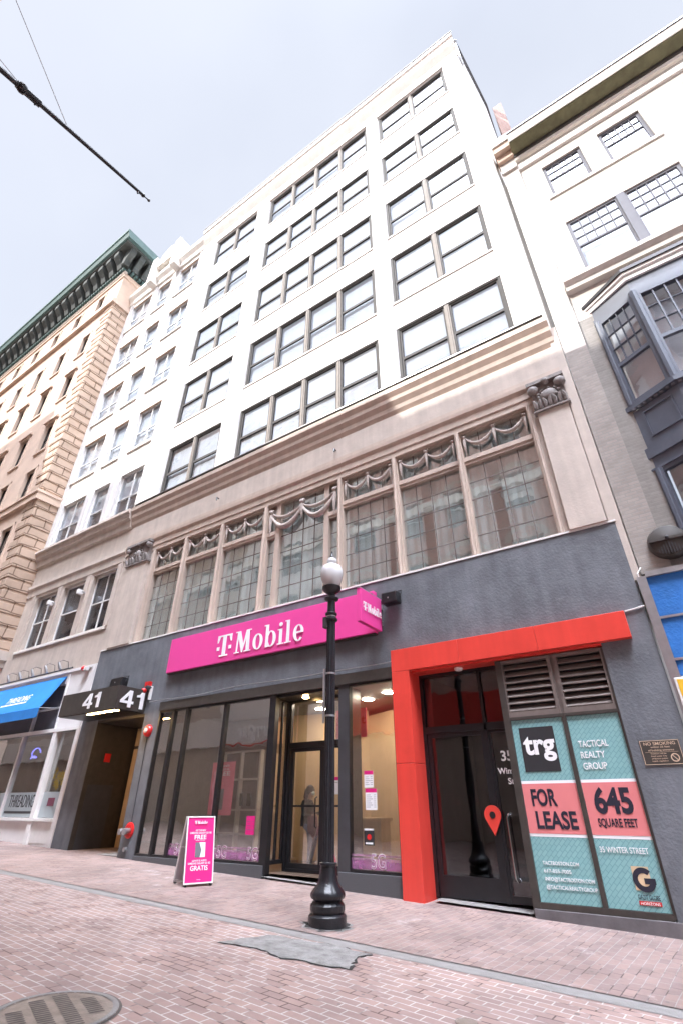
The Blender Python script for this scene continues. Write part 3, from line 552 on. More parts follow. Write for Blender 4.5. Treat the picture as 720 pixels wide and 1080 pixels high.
fo, (d1, d2) = door_unit(-8.70, -6.62, .36, 4.0, 2.86, .60, ((-8.60, -7.62, 'door', .16, 1.62), (-7.62, -6.70, 'side_light', .16, 1.62)))
MB().tube([(-7.75, .54, 1.2), (-7.75, .48, 1.22), (-7.75, .48, 1.78), (-7.75, .54, 1.8)], .015, 8).build('handle', 'blackmetal', d1)
MB().box(-8.6, -6.70, .54, .56, .36, .42).build('threshold', 'black', main)
# store room behind
b = MB()
MB().quad((-13.3, .1, .36), (-13.3, 7, .36), (-13.3, 7, 4.3), (-13.3, .1, 4.3)).build('side_wall', 'shopgrey', main); b.quad((-13.3, 7, .36), (-5.0, 7, .36), (-5.0, 7, 4.3), (-13.3, 7, 4.3)); b.quad((-5.25, 7, .36), (-5.25, .1, .36), (-5.25, .1, 4.3), (-5.25, 7, 4.3))
b.quad((-7.9, 3.2, .36), (-6.3, 2.4, .36), (-6.3, 2.4, 3.9), (-7.9, 3.2, 3.9)); b.quad((-6.3, 2.4, .36), (-5.25, 1.6, .36), (-5.25, 1.6, 3.9), (-6.3, 2.4, 3.9))
b.build('store_wall', 'interior', main)
b = MB(); b.quad((-13.3, 2.6, .36), (-11.2, 2.6, .36), (-11.2, 2.6, 4.05), (-13.3, 2.6, 4.05)); b.build('display_wall', 'shopgrey', main)
b = MB(); b.quad((-11.2, 2.6, .36), (-7.9, 3.2, .36), (-7.9, 3.2, 4.05), (-11.2, 2.6, 4.05)); b.build('partition_wall', 'interior', main)
MB().quad((-13.3, .05, .355), (-5.0, .05, .355), (-5.0, 7, .355), (-13.3, 7, .355)).build('store_floor', 'floorint', main)
MB().quad((-13.3, .1, 4.06), (-13.3, 7, 4.06), (-5.0, 7, 4.06), (-5.0, .1, 4.06)).build('store_ceiling', 'shopgrey', main)
for xx, yy in ((-11.0, 4.6), (-8.2, .95), (-8.9, 2.2), (-7.0, 1.7), (-6.1, 1.2)):  # lights added to brighten the shop, one of them over the woman
    MB().box(xx-.11, xx+.11, yy-.11, yy+.11, 4.03, 4.05).build('added_ceiling_light', 'fillglow', main)
MB().box(-6.36, -6.28, 2.2, 2.4, .36, 3.9).build('store_column', 'intdark', main)
# window graphics
def band(x0, x1, z0, z1, y, mt, par, nm='window_film'): return MB().box(x0, x1, y-.004, y-.001, z0, z1).build(nm, mt, par)
def outline5G(x, z, hgt, par, y=-.006):
    vs, fs = text_verts('5G', hgt/.7, -.004, .8, .0)
    a = MB(); lettering('5G', (x, y, z), None, size=hgt/.7, xs=.8, bold=.018, mb=a, ext=.001); a.build('lettering', 'signwhite', par)
    a = MB(); lettering('5G', (x+.009, y-.003, z), None, size=hgt/.7, xs=.8, bold=-.014, mb=a, ext=.001); a.build('lettering_core', 'plum', par)
for wi, (a, c) in zip((wins[2], wins[3], wr), ((-11.97, -10.52), (-10.42, -8.87), (-6.45, -5.32))):
    band(a, c, .56, .70, 0, 'lilacdecal', wi); band(a, c, .70, .74, 0, 'lilacdecal2', wi); band(a, c, .77, .80, 0, 'lilacdecal2', wi)
outline5G(-11.75, .58, .24, wins[2]); outline5G(-10.25, .58, .24, wins[3]); outline5G(-9.28, .58, .24, wins[3]); outline5G(-6.0, .58, .24, wr)

# red portal around door 35
RY = -.20
for q in ((-5.24, -4.82, RY, .36, -.02, 2.35), (-5.24, -4.82, RY, .36, 2.356, 4.155), (-5.24, -3.66, RY, FY-.004, 4.16, 4.64), (-3.655, -2.06, RY, FY-.004, 4.16, 4.64), (-2.055, -.46, RY, FY-.004, 4.16, 4.64), (-4.82, -.985, FY-.004, .36, 4.12, 4.64)): MB().box(*q).build('portal_cladding', 'red', main, bevel=.006)
MB().lathe([(.07, 0), (.09, .03), (.09, .05)], (-3.8, .1, 4.07), 16).build('downlight', 'winwhite', main)
fo35, (d35, sl35) = door_unit(-4.82, -2.92, .19, 4.12, 2.92, .34, ((-4.74, -3.50, 'door', .34, 0), (-3.44, -2.98, 'side_light', .12, 0)), 'g_dark', fm='black')
MB().box(-3.50, -3.44, .29, .39, .19, 4.1).build('door_post', 'black', main)
MB().tube([(-3.26, .30, .5), (-3.28, .24, .55), (-3.28, .24, 1.45), (-3.26, .30, 1.5)], .016, 8).build('handle', 'chrome', d35)
# map-pin push plate
pts = [(.155*math.cos(t), .155*math.sin(t)+.10) for t in [R(-25+i*230/18) for i in range(19)]]+[(0, -.22)]
pn = MB(); pn.poly(pts, (-3.54, .262, 1.38), (1, 0, 0), (0, 0, 1), (0, -1, 0), .03); pn = pn.build('push_plate', 'red', d35, label='red map-pin shaped push plate')
MB().lathe([(.055, 0), (.055, .008)], (-3.54, .23, 1.48), 20, 'y').build('hole', 'black', pn)
a = MB(); lettering('35', (-3.25, .318, 2.36), None, cap=.17, mb=a, bold=.02, ext=.002); lettering('Winter', (-3.35, .318, 2.14), None, cap=.10, mb=a, bold=.02, ext=.002); lettering('St.', (-3.18, .318, 1.97), None, cap=.10, mb=a, bold=.02, ext=.002)
a.build('lettering', 'signwhite', sl35)
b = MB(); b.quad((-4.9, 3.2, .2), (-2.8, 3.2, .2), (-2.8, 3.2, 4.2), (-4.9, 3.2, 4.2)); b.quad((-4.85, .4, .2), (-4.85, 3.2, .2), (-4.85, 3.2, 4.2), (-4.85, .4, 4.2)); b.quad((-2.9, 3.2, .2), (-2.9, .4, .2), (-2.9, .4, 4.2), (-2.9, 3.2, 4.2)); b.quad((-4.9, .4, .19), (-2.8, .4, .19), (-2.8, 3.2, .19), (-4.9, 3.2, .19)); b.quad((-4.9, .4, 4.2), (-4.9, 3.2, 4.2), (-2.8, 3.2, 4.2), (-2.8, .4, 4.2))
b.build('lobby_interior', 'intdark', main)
# louvre and poster bay
PY = .02
b = MB(); 
for x0, x1 in ((-2.90, -1.93), (-1.87, -.99)):
    b.box(x0, x0+.06, PY-.05, PY+.06, 3.05, 4.10); b.box(x1-.06, x1, PY-.05, PY+.06, 3.05, 4.10); b.box(x0+.06, x1-.06, PY-.05, PY+.06, 3.05, 3.14); b.box(x0+.06, x1-.06, PY-.05, PY+.06, 4.04, 4.10)
b.box(-1.93, -1.87, PY-.02, PY+.06, 3.05, 4.10)
lf = b.build('louvre_vent', 'louvre', main)
b = MB()
for x0, x1 in ((-2.84, -1.99), (-1.81, -1.05)):
    for i in range(7):
        z = 3.16+i*.127; b.poly([(PY-.04, z), (PY-.03, z-.012), (PY+.07, z+.085), (PY+.06, z+.097)], (x0, 0, 0), (0, 1, 0), (0, 0, 1), (1, 0, 0), x1-x0)
b.build('slats', 'louvre', lf)
MB().box(-2.92, -.97, PY+.08, PY+.12, 3.0, 4.12).build('vent_back', 'black', lf)
b = MB(); b.box(-2.98, -2.86, PY-.06, PY+.08, .08, 4.11); b.box(-1.02, -.975, PY-.055, PY+.08, .24, 4.10); b.box(-2.86, -1.02, PY-.05, PY+.08, 3.0, 3.05); b.box(-1.935, -1.865, PY-.05, PY+.08, .30, 3.0); b.box(-2.86, -1.02, PY-.055, PY+.08, .22, .30)
b.build('poster_frame', 'bronze', main)
b = MB(); b.box(-2.96, -.62, FY-.02, .3, -.2, .22); b.build('base_panel', 'panel', main, bevel=.008)

# penthouse / chimney behind the parapet of the next house
ch = MB().box(.56, 1.0, 3.3, 4.6, 20.5, 33.0).build('brick_chimney', 'brick_ch'); tag(ch, 'salmon brick chimney rising behind the roofline between the two tall white buildings', 'chimney')

# ---------------------------------------------------------------- signs on the main building
def tm_letters(mb, O, u, v, n, cap, gap=1.0):
    """T mark and the word Mobile in slab-serif capitals and lower case; returns nothing"""
    O, u, v, n = map(Vector, (O, u, v, n)); k = [0]
    def pg(pts, dx):
        k[0] += 1; mb.poly([((a+dx)*cap, c*cap) for a, c in pts], O+n*(.0006*k[0]), u, v, n, .012)
    def bx(a, c, d, e, dx): pg([(a, d), (c, d), (c, e), (a, e)], dx)
    def ring(cx_, cy_, ro, rio, ri, rii, dx, t0=0, t1=360, m=28):
        for i in range(m):
            a, c = R(t0+(t1-t0)*i/m), R(t0+(t1-t0)*(i+1)/m)
            pg([(cx_+ri*math.cos(a), cy_+rii*math.sin(a)), (cx_+ro*math.cos(a), cy_+rio*math.sin(a)), (cx_+ro*math.cos(c), cy_+rio*math.sin(c)), (cx_+ri*math.cos(c), cy_+rii*math.sin(c))], dx); k[0] -= 1
        k[0] += 1
    # T mark
    bx(.0, .86, .93, 1.0, 0); pg([(0, .93), (0, .66), (.06, .66), (.16, .93)], 0); pg([(.86, .93), (.86, .66), (.80, .66), (.70, .93)], 0)
    bx(.33, .53, .06, .93, 0); bx(.18, .68, 0, .065, 0); bx(0, .15, .30, .46, 0); bx(.71, .86, .30, .46, 0)
    d = 1.10*gap                                     # M
    pg([(.07, 0), (.14, 0), (.20, .94), (.11, .94)], d); bx(-.02, .26, 0, .05, d); bx(.0, .24, .95, 1.0, d)
    pg([(.10, 1), (.28, 1), (.52, .22), (.45, 0), (.40, 0)], d); pg([(.72, 1), (.62, 1), (.40, 0), (.46, 0)], d)
    pg([(.62, 1), (.80, 1), (.84, 0), (.66, 0)], d); bx(.56, .93, 0, .05, d); bx(.70, .90, .95, 1.0, d)
    d += 1.02; ring(.28, .34, .27, .36, .12, .31, d)     # o
    d += .66; bx(.05, .20, .0, 1.0, d); bx(-.04, .2, .95, 1.0, d); ring(.33, .34, .27, .36, .12, .31, d, -150, 150)       # b
    d += .72; bx(.06, .21, .0, .68, d); bx(-.02, .21, .63, .68, d); bx(-.03, .30, 0, .05, d); ring(.13, .88, .09, .09, .001, .001, d, m=14)   # i
    d += .38; bx(.06, .21, .0, 1.0, d); bx(-.02, .21, .95, 1.0, d); bx(-.03, .30, 0, .05, d)   # l
    d += .40; ring(.27, .34, .26, .36, .115, .31, d, 8, 318); bx(.13, .52, .33, .40, d)   # e
    return d+.55
sg = thing('shop_sign', 'long magenta fascia sign with white slab-serif lettering above the phone shop', 'sign', (-9.3, -.2, 5.15))
b = MB(); b.box(-13.10, -5.62, -.22, FY-.0, 5.13, 6.18); b.build('panel', 'magenta', sg, bevel=.012)
b = MB(); b.box(-13.09, -5.63, -.18, FY-.001, 5.10, 5.128); b.build('tray', 'bronze', sg)
b = MB(); tm_letters(b, (-10.93, -.222, 5.30), (1, 0, 0), (0, 0, 1), (0, -1, 0), .62); 
# fit the width measured on the photo
xs_ = [p[0] for p in b.v]; k_ = (3.20)/(max(xs_)-min(xs_)); b.v = [((x+10.93)*k_-10.93, y, z) for x, y, z in b.v]; b.build('lettering', 'signwhite', sg)
bs = thing('projecting_sign', 'small magenta blade sign sticking out at the right end of the long sign', 'sign', (-5.5, -.6, 5.15))
b = MB(); b.box(-5.56, -5.45, -1.10, -.16, 5.13, 5.92); b.build('panel', 'magenta', bs, bevel=.01)
b = MB(); b.box(-5.53, -5.48, -1.12, FY, 5.925, 5.96); b.box(-5.54, -5.47, -.16, FY, 5.3, 5.4); b.box(-5.54, -5.47, -.16, FY, 5.7, 5.8); b.build('bracket', 'steel', bs)
b = MB(); tm_letters(b, (-5.448, -1.0, 5.42), (0, 1, 0), (0, 0, 1), (1, 0, 0), .2); ys_ = [p[1] for p in b.v]; k_ = .78/(max(ys_)-min(ys_)); b.v = [(x, (y+1.0)*k_-1.0, z) for x, y, z in b.v]; b.build('lettering', 'signwhite', bs)
def floodlight(loc, label, w_=.42):
    t = thing('floodlight', label, 'floodlight', loc); x, y, z = loc
    MB().box(x-w_/2, x+w_/2, y-.32, y-.06, z-.15, z+.13).build('housing', 'black', t, bevel=.03); MB().tube([(x-w_/2-.03, y-.18, z), (x-w_/2-.03, y-.1, z+.18), (x+w_/2+.03, y-.1, z+.18), (x+w_/2+.03, y-.18, z)], .014, 6).build('bracket', 'blackmetal', t)
    MB().box(x-.05, x+.05, y-.1, y, z-.05, z+.19).build('wall_mount', 'darkgrey', t); MB().lathe([(.02, 0), (.02, .005)], (x-.02, y-.322, z-.02), 10, 'y').build('lens', 'steel', t); return t
floodlight((-5.12, FY, 5.86), 'black floodlight on the charcoal wall just right of the small blade sign')
floodlight((-14.95, -.35, 5.02), 'black floodlight standing on top of the number 41 box', .6)

cb = thing('canopy_box', 'dark metal box canopy with the number 41 over the recessed door', 'canopy', (-15.5, -.5, 4.07))
MB().box(-17.02, -14.0, -1.10, FY-.001, 4.08, 4.74).build('box', 'bronze', cb, bevel=.008)
MB().box(-16.98, -14.04, -1.06, FY-.02, 4.06, 4.079).build('soffit', 'black', cb)
MB().box(-15.6, -14.06, -.96, -.90, 4.045, 4.058).build('light_strip', 'led', cb)
def forty_one(O, u, n_, cap, k):
    b = MB(); O = Vector(O); j = 0
    for pts in ([(.42, 0), (.60, 0), (.60, 1), (.42, 1)], [(0, .22), (.72, .22), (.72, .37), (0, .37)], [(0, .36), (.43, 1), (.60, 1), (.43, .74), (.18, .36)], [(1.08, 0), (1.27, 0), (1.27, 1), (1.08, 1)], [(.86, .80), (.86, .67), (1.09, .70), (1.2, 1), (1.12, 1), (1.0, .84)]):
        b.poly([(a*cap*k, c*cap) for a, c in pts], O+Vector(n_)*.0008*j, u, (0, 0, 1), n_, .02); j += 1
    b.build('numerals', 'signwhite', cb)
forty_one((-15.72, -1.1, 4.19), (1, 0, 0), (0, -1, 0), .44, 1.55); forty_one((-14.0, -.98, 4.16), (0, 1, 0), (1, 0, 0), .48, 1.32)

al = thing('alarm_strobe', 'cluster of red and white alarm strobes on the wall beside the 41 box', 'alarm', (-14.2, FY, 4.8))
b = MB(); b.box(-14.12, -13.9, -.16, FY, 4.86, 5.0); b.sphere((-14.05, -.2, 4.72), .09); b.build('horn', 'alarmred', al); b = MB(); b.sphere((-14.12, -.24, 4.58), .09); b.box(-13.86, -13.8, -.14, FY, 4.45, 4.85); b.build('beacon', 'winwhite', al)
MB().lathe([(.05, 0), (.06, .12), (.05, .2)], (-13.85, -.08, 4.8), 12, 'y').build('camera_body', 'darkgrey', al)
fb = thing('fire_bell', 'round red fire alarm bell on the pillar right of the number 41 recess', 'bell', (-13.62, FY, 3.55))
MB().lathe([(.17, 0), (.17, .04), (.13, .09), (.06, .1)], (-13.62, FY, 3.55), 28, 'y').build('gong', 'alarmred', fb, smooth=True); MB().lathe([(.07, 0), (.07, .03), (.03, .04)], (-13.62, FY-.09, 3.55), 16, 'y').build('hub', 'winwhite', fb)
MB().tube([(-13.62, FY-.01, 3.4), (-13.6, FY-.01, 1.2)], .008, 5).build('conduit', 'black', fb)
sp_ = thing('standpipe', 'grey twin hose inlet with red plate low on the charcoal pillar', 'standpipe', (-13.66, FY, 1.05))
MB().lathe([(.19, 0), (.19, .03), (.15, .05)], (-13.62, FY, 1.05), 24, 'y').build('plate', 'alarmred', sp_); b = MB(); 
for dx in (-.09, .09): b = MB(); b.tube([(-13.62+dx*.5, FY-.03, 1.05), (-13.62+dx, FY-.2, 1.03)], .06, 12); b.tube([(-13.62+dx, FY-.2, 1.03), (-13.62+dx*1.1, FY-.26, 1.025)], .075, 12); b.build('inlet', 'steel', sp_)
b = MB(); b.lathe([(.06, 0), (.05, .08)], (-13.62, FY, .62), 12, 'y'); b.build('drain', 'steel', sp_)
ab = MB().box(-16.365, -16.33, .45, .65, 2.85, 3.1).build('alarm_box', 'alarmred'); tag(ab, 'small red alarm box inside the dark number 41 recess', 'alarm')
pts = []
for i in range(40):
    t = i/39; x = -13.75+t*8.45; pts.append((x, FY-.07, 4.37+.05*t+.012*math.sin(i*.45)-.02*math.sin(math.pi*t*3)))
pts += [(-5.27, FY-.03, 4.45), (-5.27, FY-.03, 4.62)]
tag(MB().tube(pts, .013, 6).build('cable', 'steel'), 'thin grey cable sagging along the top of the phone shopfront', 'cable')
tag(MB().tube([(-.45, FY-.02, 4.655), (-.3, FY-.02, 4.67), (-.06, FY-.03, 4.70), (.02, FY-.03, 4.8), (-.05, FY-.03, 5.0), (-.06, FY-.03, 5.3), (.02, -.04, 5.42)], .014, 6).build('cable', 'winwhite'), 'white cable running from the red portal up beside the blue panels', 'cable')

# lease posters
def poster(x0, x1, label):
    t = thing('lease_poster', label, 'poster', ((x0+x1)/2, PY, .3)); MB().box(x0, x1, PY-.018, PY, .305, 2.995).build('sheet', 'scale', t)
    MB().box(x0+.001, x1-.001, PY-.021, PY-.0185, 1.18, 2.0).build('white_band', 'paper', t); MB().box(x0+.002, x1-.002, PY-.024, PY-.0215, 1.225, 1.955).build('salmon_band', 'salmon', t); return t
yl = PY-.026
p1 = poster(-2.855, -1.94, 'teal poster with the black logo square and the words FOR LEASE')
MB().box(-2.74, -2.13, yl, yl+.004, 2.14, 2.86).build('logo_square', 'greyprint', p1)
a = MB(); lettering('trg', (-2.70, yl-.004, 2.42), None, cap=.33, width=.55, mb=a, bold=.03, ext=.002); a.build('logo_lettering', 'signwhite', p1)
a = MB(); lettering('FOR', (-2.72, yl-.002, 1.63), None, cap=.24, width=.42, mb=a, bold=.03, ext=.002); lettering('LEASE', (-2.70, yl-.002, 1.30), None, cap=.24, width=.66, mb=a, bold=.03, ext=.002); a.build('headline', 'navy', p1)
a = MB()
for i, (s_, w_) in enumerate((('TACTBOSTON.COM', .56), ('617-855-7005', .42), ('INFO@TACTBOSTON.COM', .74), ('@TACTICALREALTYGROUP', .76))): lettering(s_, (-2.72, yl-.002, .80-i*.105), None, cap=.048, width=w_, mb=a, bold=.008, ext=.002)
a.build('contact_lines', 'signwhite', p1)
p2 = poster(-1.86, -1.025, 'teal poster with the words 645 SQUARE FEET and a round letter G logo')
a = MB()
for i, (s_, w_) in enumerate((('TACTICAL', .47), ('REALTY', .38), ('GROUP', .37))): lettering(s_, (-1.76, yl-.002, 2.49-i*.17), None, cap=.10, width=w_, mb=a, bold=.012, ext=.002)
lettering('35 WINTER STREET', (-1.80, yl-.002, 1.0), None, cap=.075, width=.68, mb=a, bold=.006, ext=.002); a.build('white_lettering', 'signwhite', p2)
a = MB(); lettering('645', (-1.72, yl-.002, 1.53), None, cap=.34, width=.56, mb=a, bold=.035, ext=.002); lettering('SQUARE FEET', (-1.73, yl-.002, 1.34), None, cap=.11, width=.57, mb=a, bold=.022, ext=.002); a.build('headline', 'navy', p2)
MB().box(-1.42, -1.19, yl, yl+.004, .55, .84).build('logo_square', 'wood', p2)
a = MB(); m_ = 30
for i in range(m_):
    t0, t1 = R(45+i*305/m_), R(45+(i+1)*305/m_)
    a.quad(*[(-1.28+rr_*math.cos(t), yl-.003, .68+rr_*math.sin(t)) for rr_, t in ((.08, t0), (.15, t0), (.15, t1), (.08, t1))])
a.quad((-1.28, yl-.0035, .63), (-1.13, yl-.0035, .63), (-1.13, yl-.0035, .70), (-1.28, yl-.0035, .70))
lettering('GAZIT GLOBE', (-1.42, yl-.003, .445), None, cap=.055, width=.29, mb=a, bold=.01, ext=.001); a.build('logo_lettering', 'navy', p2)
MB().box(-1.42, -1.13, yl, yl+.004, .375, .425).build('logo_strip', 'alarmred', p2); a = MB(); lettering('HORIZONS', (-1.40, yl-.003, .382), None, cap=.034, width=.25, mb=a, bold=.006, ext=.001); a.build('strip_lettering', 'signwhite', p2)

pl = thing('notice_plaque', 'dark bronze NO SMOKING plaque on the charcoal pillar right of the posters', 'plaque', (-.56, FY, 2.35))
MB().box(-.83, -.27, FY-.015, FY, 2.17, 2.53).build('plate', 'bronze', pl, bevel=.006)
b = MB(); b.box(-.82, -.28, FY-.019, FY-.0155, 2.515, 2.522); b.box(-.82, -.28, FY-.019, FY-.0155, 2.178, 2.185); b.box(-.822, -.815, FY-.019, FY-.0155, 2.185, 2.515); b.box(-.285, -.278, FY-.019, FY-.0155, 2.185, 2.515); b.box(-.78, -.32, FY-.019, FY-.0155, 2.352, 2.355)
b.build('border', 'gold', pl)
a = MB()
for s_, z, w_, c in (('NO SMOKING', 2.455, .44, .045), ('within 25 feet', 2.415, .27, .026), ('of building entrance', 2.37, .36, .026), ('Violators will be', 2.325, .22, .018), ('fined under City', 2.29, .22, .018), ('of Boston public', 2.255, .22, .018), ('health regulation', 2.22, .22, .018)):
    lettering(s_, (-.55 if c > .02 else -.60, FY-.018, z), None, cap=c, width=w_, align='CENTER', mb=a, bold=.008, ext=.001)
a.build('lettering', 'gold', pl)
b = MB(); m_ = 24
for i in range(m_): t0, t1 = 2*math.pi*i/m_, 2*math.pi*(i+1)/m_; b.quad(*[(-.385+rr_*math.cos(t), FY-.018, 2.27+rr_*math.sin(t)) for rr_, t in ((.045, t0), (.06, t0), (.06, t1), (.045, t1))])
b.quad((-.42, FY-.0185, 2.305), (-.41, FY-.0185, 2.31), (-.35, FY-.0185, 2.235), (-.36, FY-.0185, 2.23)); b.build('no_smoking_symbol', 'gold', pl)

# papers and posters in the phone shop windows
def paper(x0, x1, z0, z1, y, label, head='magentaprint', body='paper', hh=.07, rows=5):
    t = thing('window_notice', label, 'notice', ((x0+x1)/2, y, z0)); MB().box(x0, x1, y-.004, y, z0, z1).build('sheet', body, t)
    if head: MB().box(x0, x1, y-.006, y-.0045, z1-hh, z1).build('heading_strip', head, t)
    if rows:
        b = MB()
        for i in range(rows):
            z = z1-hh-.04-(z1-z0-hh-.06)*i/rows; b.box(x0+.02, x0+(x1-x0)*(.45+.1*(i % 3)), y-.0055, y-.0042, z-.008, z); b.box(x1-.07, x1-.02, y-.0055, y-.0042, z-.008, z)
        b.build('print_lines', 'screen', t)
    return t
paper(-6.12, -5.90, 1.95, 2.26, -.008, 'smaller white notice with magenta heading, upper one in the right shop window'); paper(-6.10, -5.83, 1.55, 1.93, -.008, 'larger white timetable with magenta heading, lower one in the right shop window', rows=7)
paper(-7.30, -7.06, 1.85, 2.20, .588, 'white notice with magenta heading on the glass side light of the phone shop door', rows=1)
paper(-9.38, -9.12, 1.05, 1.42, -.008, 'all magenta notice at the right edge of the big shop window', None, 'magentaprint', rows=3)
t = thing('window_decal', 'dark no-entry decal with white lines in the right shop window', 'decal', (-6.0, -.008, .95)); MB().box(-6.15, -5.92, -.010, -.006, .95, 1.22).build('sheet', 'greyprint', t)
a = MB(); a.box(-6.14, -5.93, -.013, -.011, 1.20, 1.23); a.box(-6.12, -5.95, -.013, -.011, .97, 1.0); a.build('print_lines', 'paper', t); MB().lathe([(.05, 0), (.05, .003)], (-6.03, -.011, 1.09), 18, 'y').build('symbol', 'alarmred', t)
def wposter(x0, x1, z0, z1, y, label):
    t = thing('window_poster', label, 'poster', ((x0+x1)/2, y, z0)); MB().box(x0, x1, y-.01, y, z0, z1).build('sheet', 'pink', t)
    w_ = x1-x0; b = MB(); b.box(x0+w_*.3, x0+w_*.62, y-.014, y-.0105, z0+.12, z0+.58); b.build('photo', 'screen', t); a = MB()
    for s_, z, ww, c in (('GET THE NEW', z1-.12, .5, .05), ('GALAXY 5G', z1-.2, .5, .05), ('FREE', z1-.32, .62, .10)): lettering(s_, ((x0+x1)/2, y-.014, z), None, cap=c, width=w_*ww, align='CENTER', mb=a, bold=.01, ext=.001)
    a.build('lettering', 'signwhite', t)
wposter(-11.05, -10.22, 1.42, 2.62, .30, 'tall pink poster hanging behind the big shop window')
bn = thing('sign_reflection', 'red panel reading Street, added to imitate a reflected sign above the phone shop door', 'reflection', (-7.2, 1.0, 3.0)); MB().box(-7.55, -6.65, 1.0, 1.02, 3.05, 3.72).build('reflection_sheet', 'pink', bn); lettering('Street', (-7.52, .996, 3.36), bn, 'alarmred', width=.85, cap=.2, bold=.02)  # added panel imitating a red shop sign reflected in the glass
# grey display table and shelves in the shop
tb = thing('display_table', 'pale wooden display counter inside behind the phone shop door', 'counter', (-7.2, 2.0, .36)); MB().box(-7.75, -6.75, 1.75, 2.3, 1.32, 1.38).build('top', 'wood', tb); MB().box(-7.7, -6.8, 1.8, 2.25, .36, 1.32).build('cabinet', 'wood', tb)
sh = thing('display_shelf', 'white framed display wall with phones inside the big shop window', 'shelf', (-12.1, 2.5, .36)); b = MB()
for x in (-12.9, -12.1, -11.3): b.box(x-.03, x+.03, 2.4, 2.55, .36, 3.1)
for z in (.9, 1.5, 2.3, 3.07): b.box(-12.93, -11.27, 2.4, 2.55, z, z+.05)
b.build('frame', 'winwhite', sh); b = MB()
for x in (-12.7, -12.4, -11.9, -11.6): MB().box(x-.06, x+.06, 2.35, 2.4, 1.62, 1.95).build('phone', 'black', sh)
0; MB().box(-12.07, -11.33, 2.52, 2.54, 2.35, 3.07).build('screen', 'intdark', sh)

# ---------------------------------------------------------------- person in the phone shop
def skin_mesh(joints, edges, radii, sub=2):
    me = bpy.data.meshes.new('s'); me.from_pydata(joints, edges, []); o = bpy.data.objects.new('s', me); COL.objects.link(o)
    md = o.modifiers.new('k', 'SKIN'); o.modifiers.new('s', 'SUBSURF').levels = sub; o.modifiers['s'].render_levels = sub
    for i, rd in enumerate(radii): me.skin_vertices[0].data[i].radius = (rd, rd) if not isinstance(rd, tuple) else rd; me.skin_vertices[0].data[i].use_root = (i == 0)
    dg = bpy.context.evaluated_depsgraph_get(); m2 = bpy.data.meshes.new_from_object(o.evaluated_get(dg)); bpy.data.objects.remove(o); bpy.data.meshes.remove(me); return m2
pr = thing('person', 'woman in a black coat, pale mask and washed jeans inside the phone shop doorway', 'person', (-8.38, 1.15, .36))
# local: +x is the way she faces, z up
J = [(-.10, 0, .88), (-.11, 0, 1.05), (-.09, 0, 1.25), (-.06, 0, 1.34), (-.03, 0, 1.43), (.0, 0, 1.53), (.03, 0, 1.60),     # pelvis..head 0-6
     (-.09, .09, .82), (-.06, .10, .45), (-.10, .10, .08), (.05, .10, .03),           # standing leg 7-10
     (-.06, -.09, .84), (.27, -.11, .70), (.16, -.11, .30), (.10, -.11, .07), (.24, -.11, .035),   # bent leg 11-15
     (-.08, -.17, 1.30), (-.06, -.22, 1.07), (.16, -.17, 1.05), (.24, -.15, 1.09),   # near arm 16-19
     (-.08, .17, 1.30), (-.05, .22, 1.08), (.18, .15, 1.12), (.26, .13, 1.17)]      # far arm 20-23
Ed = [(0, 1), (1, 2), (2, 3), (3, 4), (4, 5), (5, 6), (0, 7), (7, 8), (8, 9), (9, 10), (0, 11), (11, 12), (12, 13), (13, 14), (14, 15), (2, 16), (16, 17), (17, 18), (18, 19), (2, 20), (20, 21), (21, 22), (22, 23)]
Rd = [(.125, .15), (.105, .125), (.11, .15), (.085, .10), (.045, .045), (.085, .075), (.085, .075), .085, .058, .042, .035, .085, .068, .05, .042, .034, .055, .045, .036, .026, .055, .045, .036, .026]
bm_ = skin_mesh(J, Ed, Rd); bo = bpy.data.objects.new('body', bm_); COL.objects.link(bo); bo.parent = pr
for m_ in ('skin', 'jeans', 'coat', 'maroon'): bm_.materials.append(M[m_])
for p in bm_.polygons:
    c = p.center; p.use_smooth = True
    p.material_index = 3 if c.z < .09 else (1 if c.z < .90 else (0 if c.z > 1.40 or (c.x > .17 and c.z > .95) else 2))
fz = MB()
for k_, (hx, hy, hz) in enumerate(((.25, -.15, 1.09), (.27, .13, 1.17))):
    for i in range(4): q = (i-1.5)*.018; fz.tube([(hx, hy+q, hz), (hx+.04+.006*(i in (1, 2)), hy+q, hz+.0), (hx+.06, hy+q, hz-.025), (hx+.05, hy+q, hz-.045)], [.010, .009, .008, .006], 6)
    fz.tube([(hx-.01, hy-.03, hz), (hx+.025, hy-.045, hz+.015), (hx+.05, hy-.03, hz+.012)], [.011, .010, .007], 6)
fz.build('fingers', 'skin', pr, smooth=True, local=True)
b = MB(); b.sphere((-.03, 0, 1.60), .108, 16, 10, (1, .95, 1.1)); b.tube([(-.09, 0, 1.62), (-.12, 0, 1.45), (-.13, 0, 1.25)], [.08, .085, .03], 10); b.build('hair', 'hair', pr, smooth=True, local=True)
b = MB(); b.sphere((.065, 0, 1.53), .055, 12, 8, (.8, 1.0, .9)); b.build('face_mask', 'mask', pr, smooth=True, local=True)
b = MB(); b.sphere((.105, 0, 1.585), .014, 8, 6); b.build('nose', 'skin', pr, smooth=True, local=True)
[MB().sphere((.09, s_*.033, 1.605), .011, 8, 6).build('eye', 'hair', pr, smooth=True, local=True) for s_ in (-1, 1)]
ct = MB().lathe([(.16, 0), (.155, .15), (.14, .3), (.165, .45), (.13, .54), (.07, .57)], (-.10, 0, .84), 20).build('coat', 'coat', pr, smooth=True, local=True)
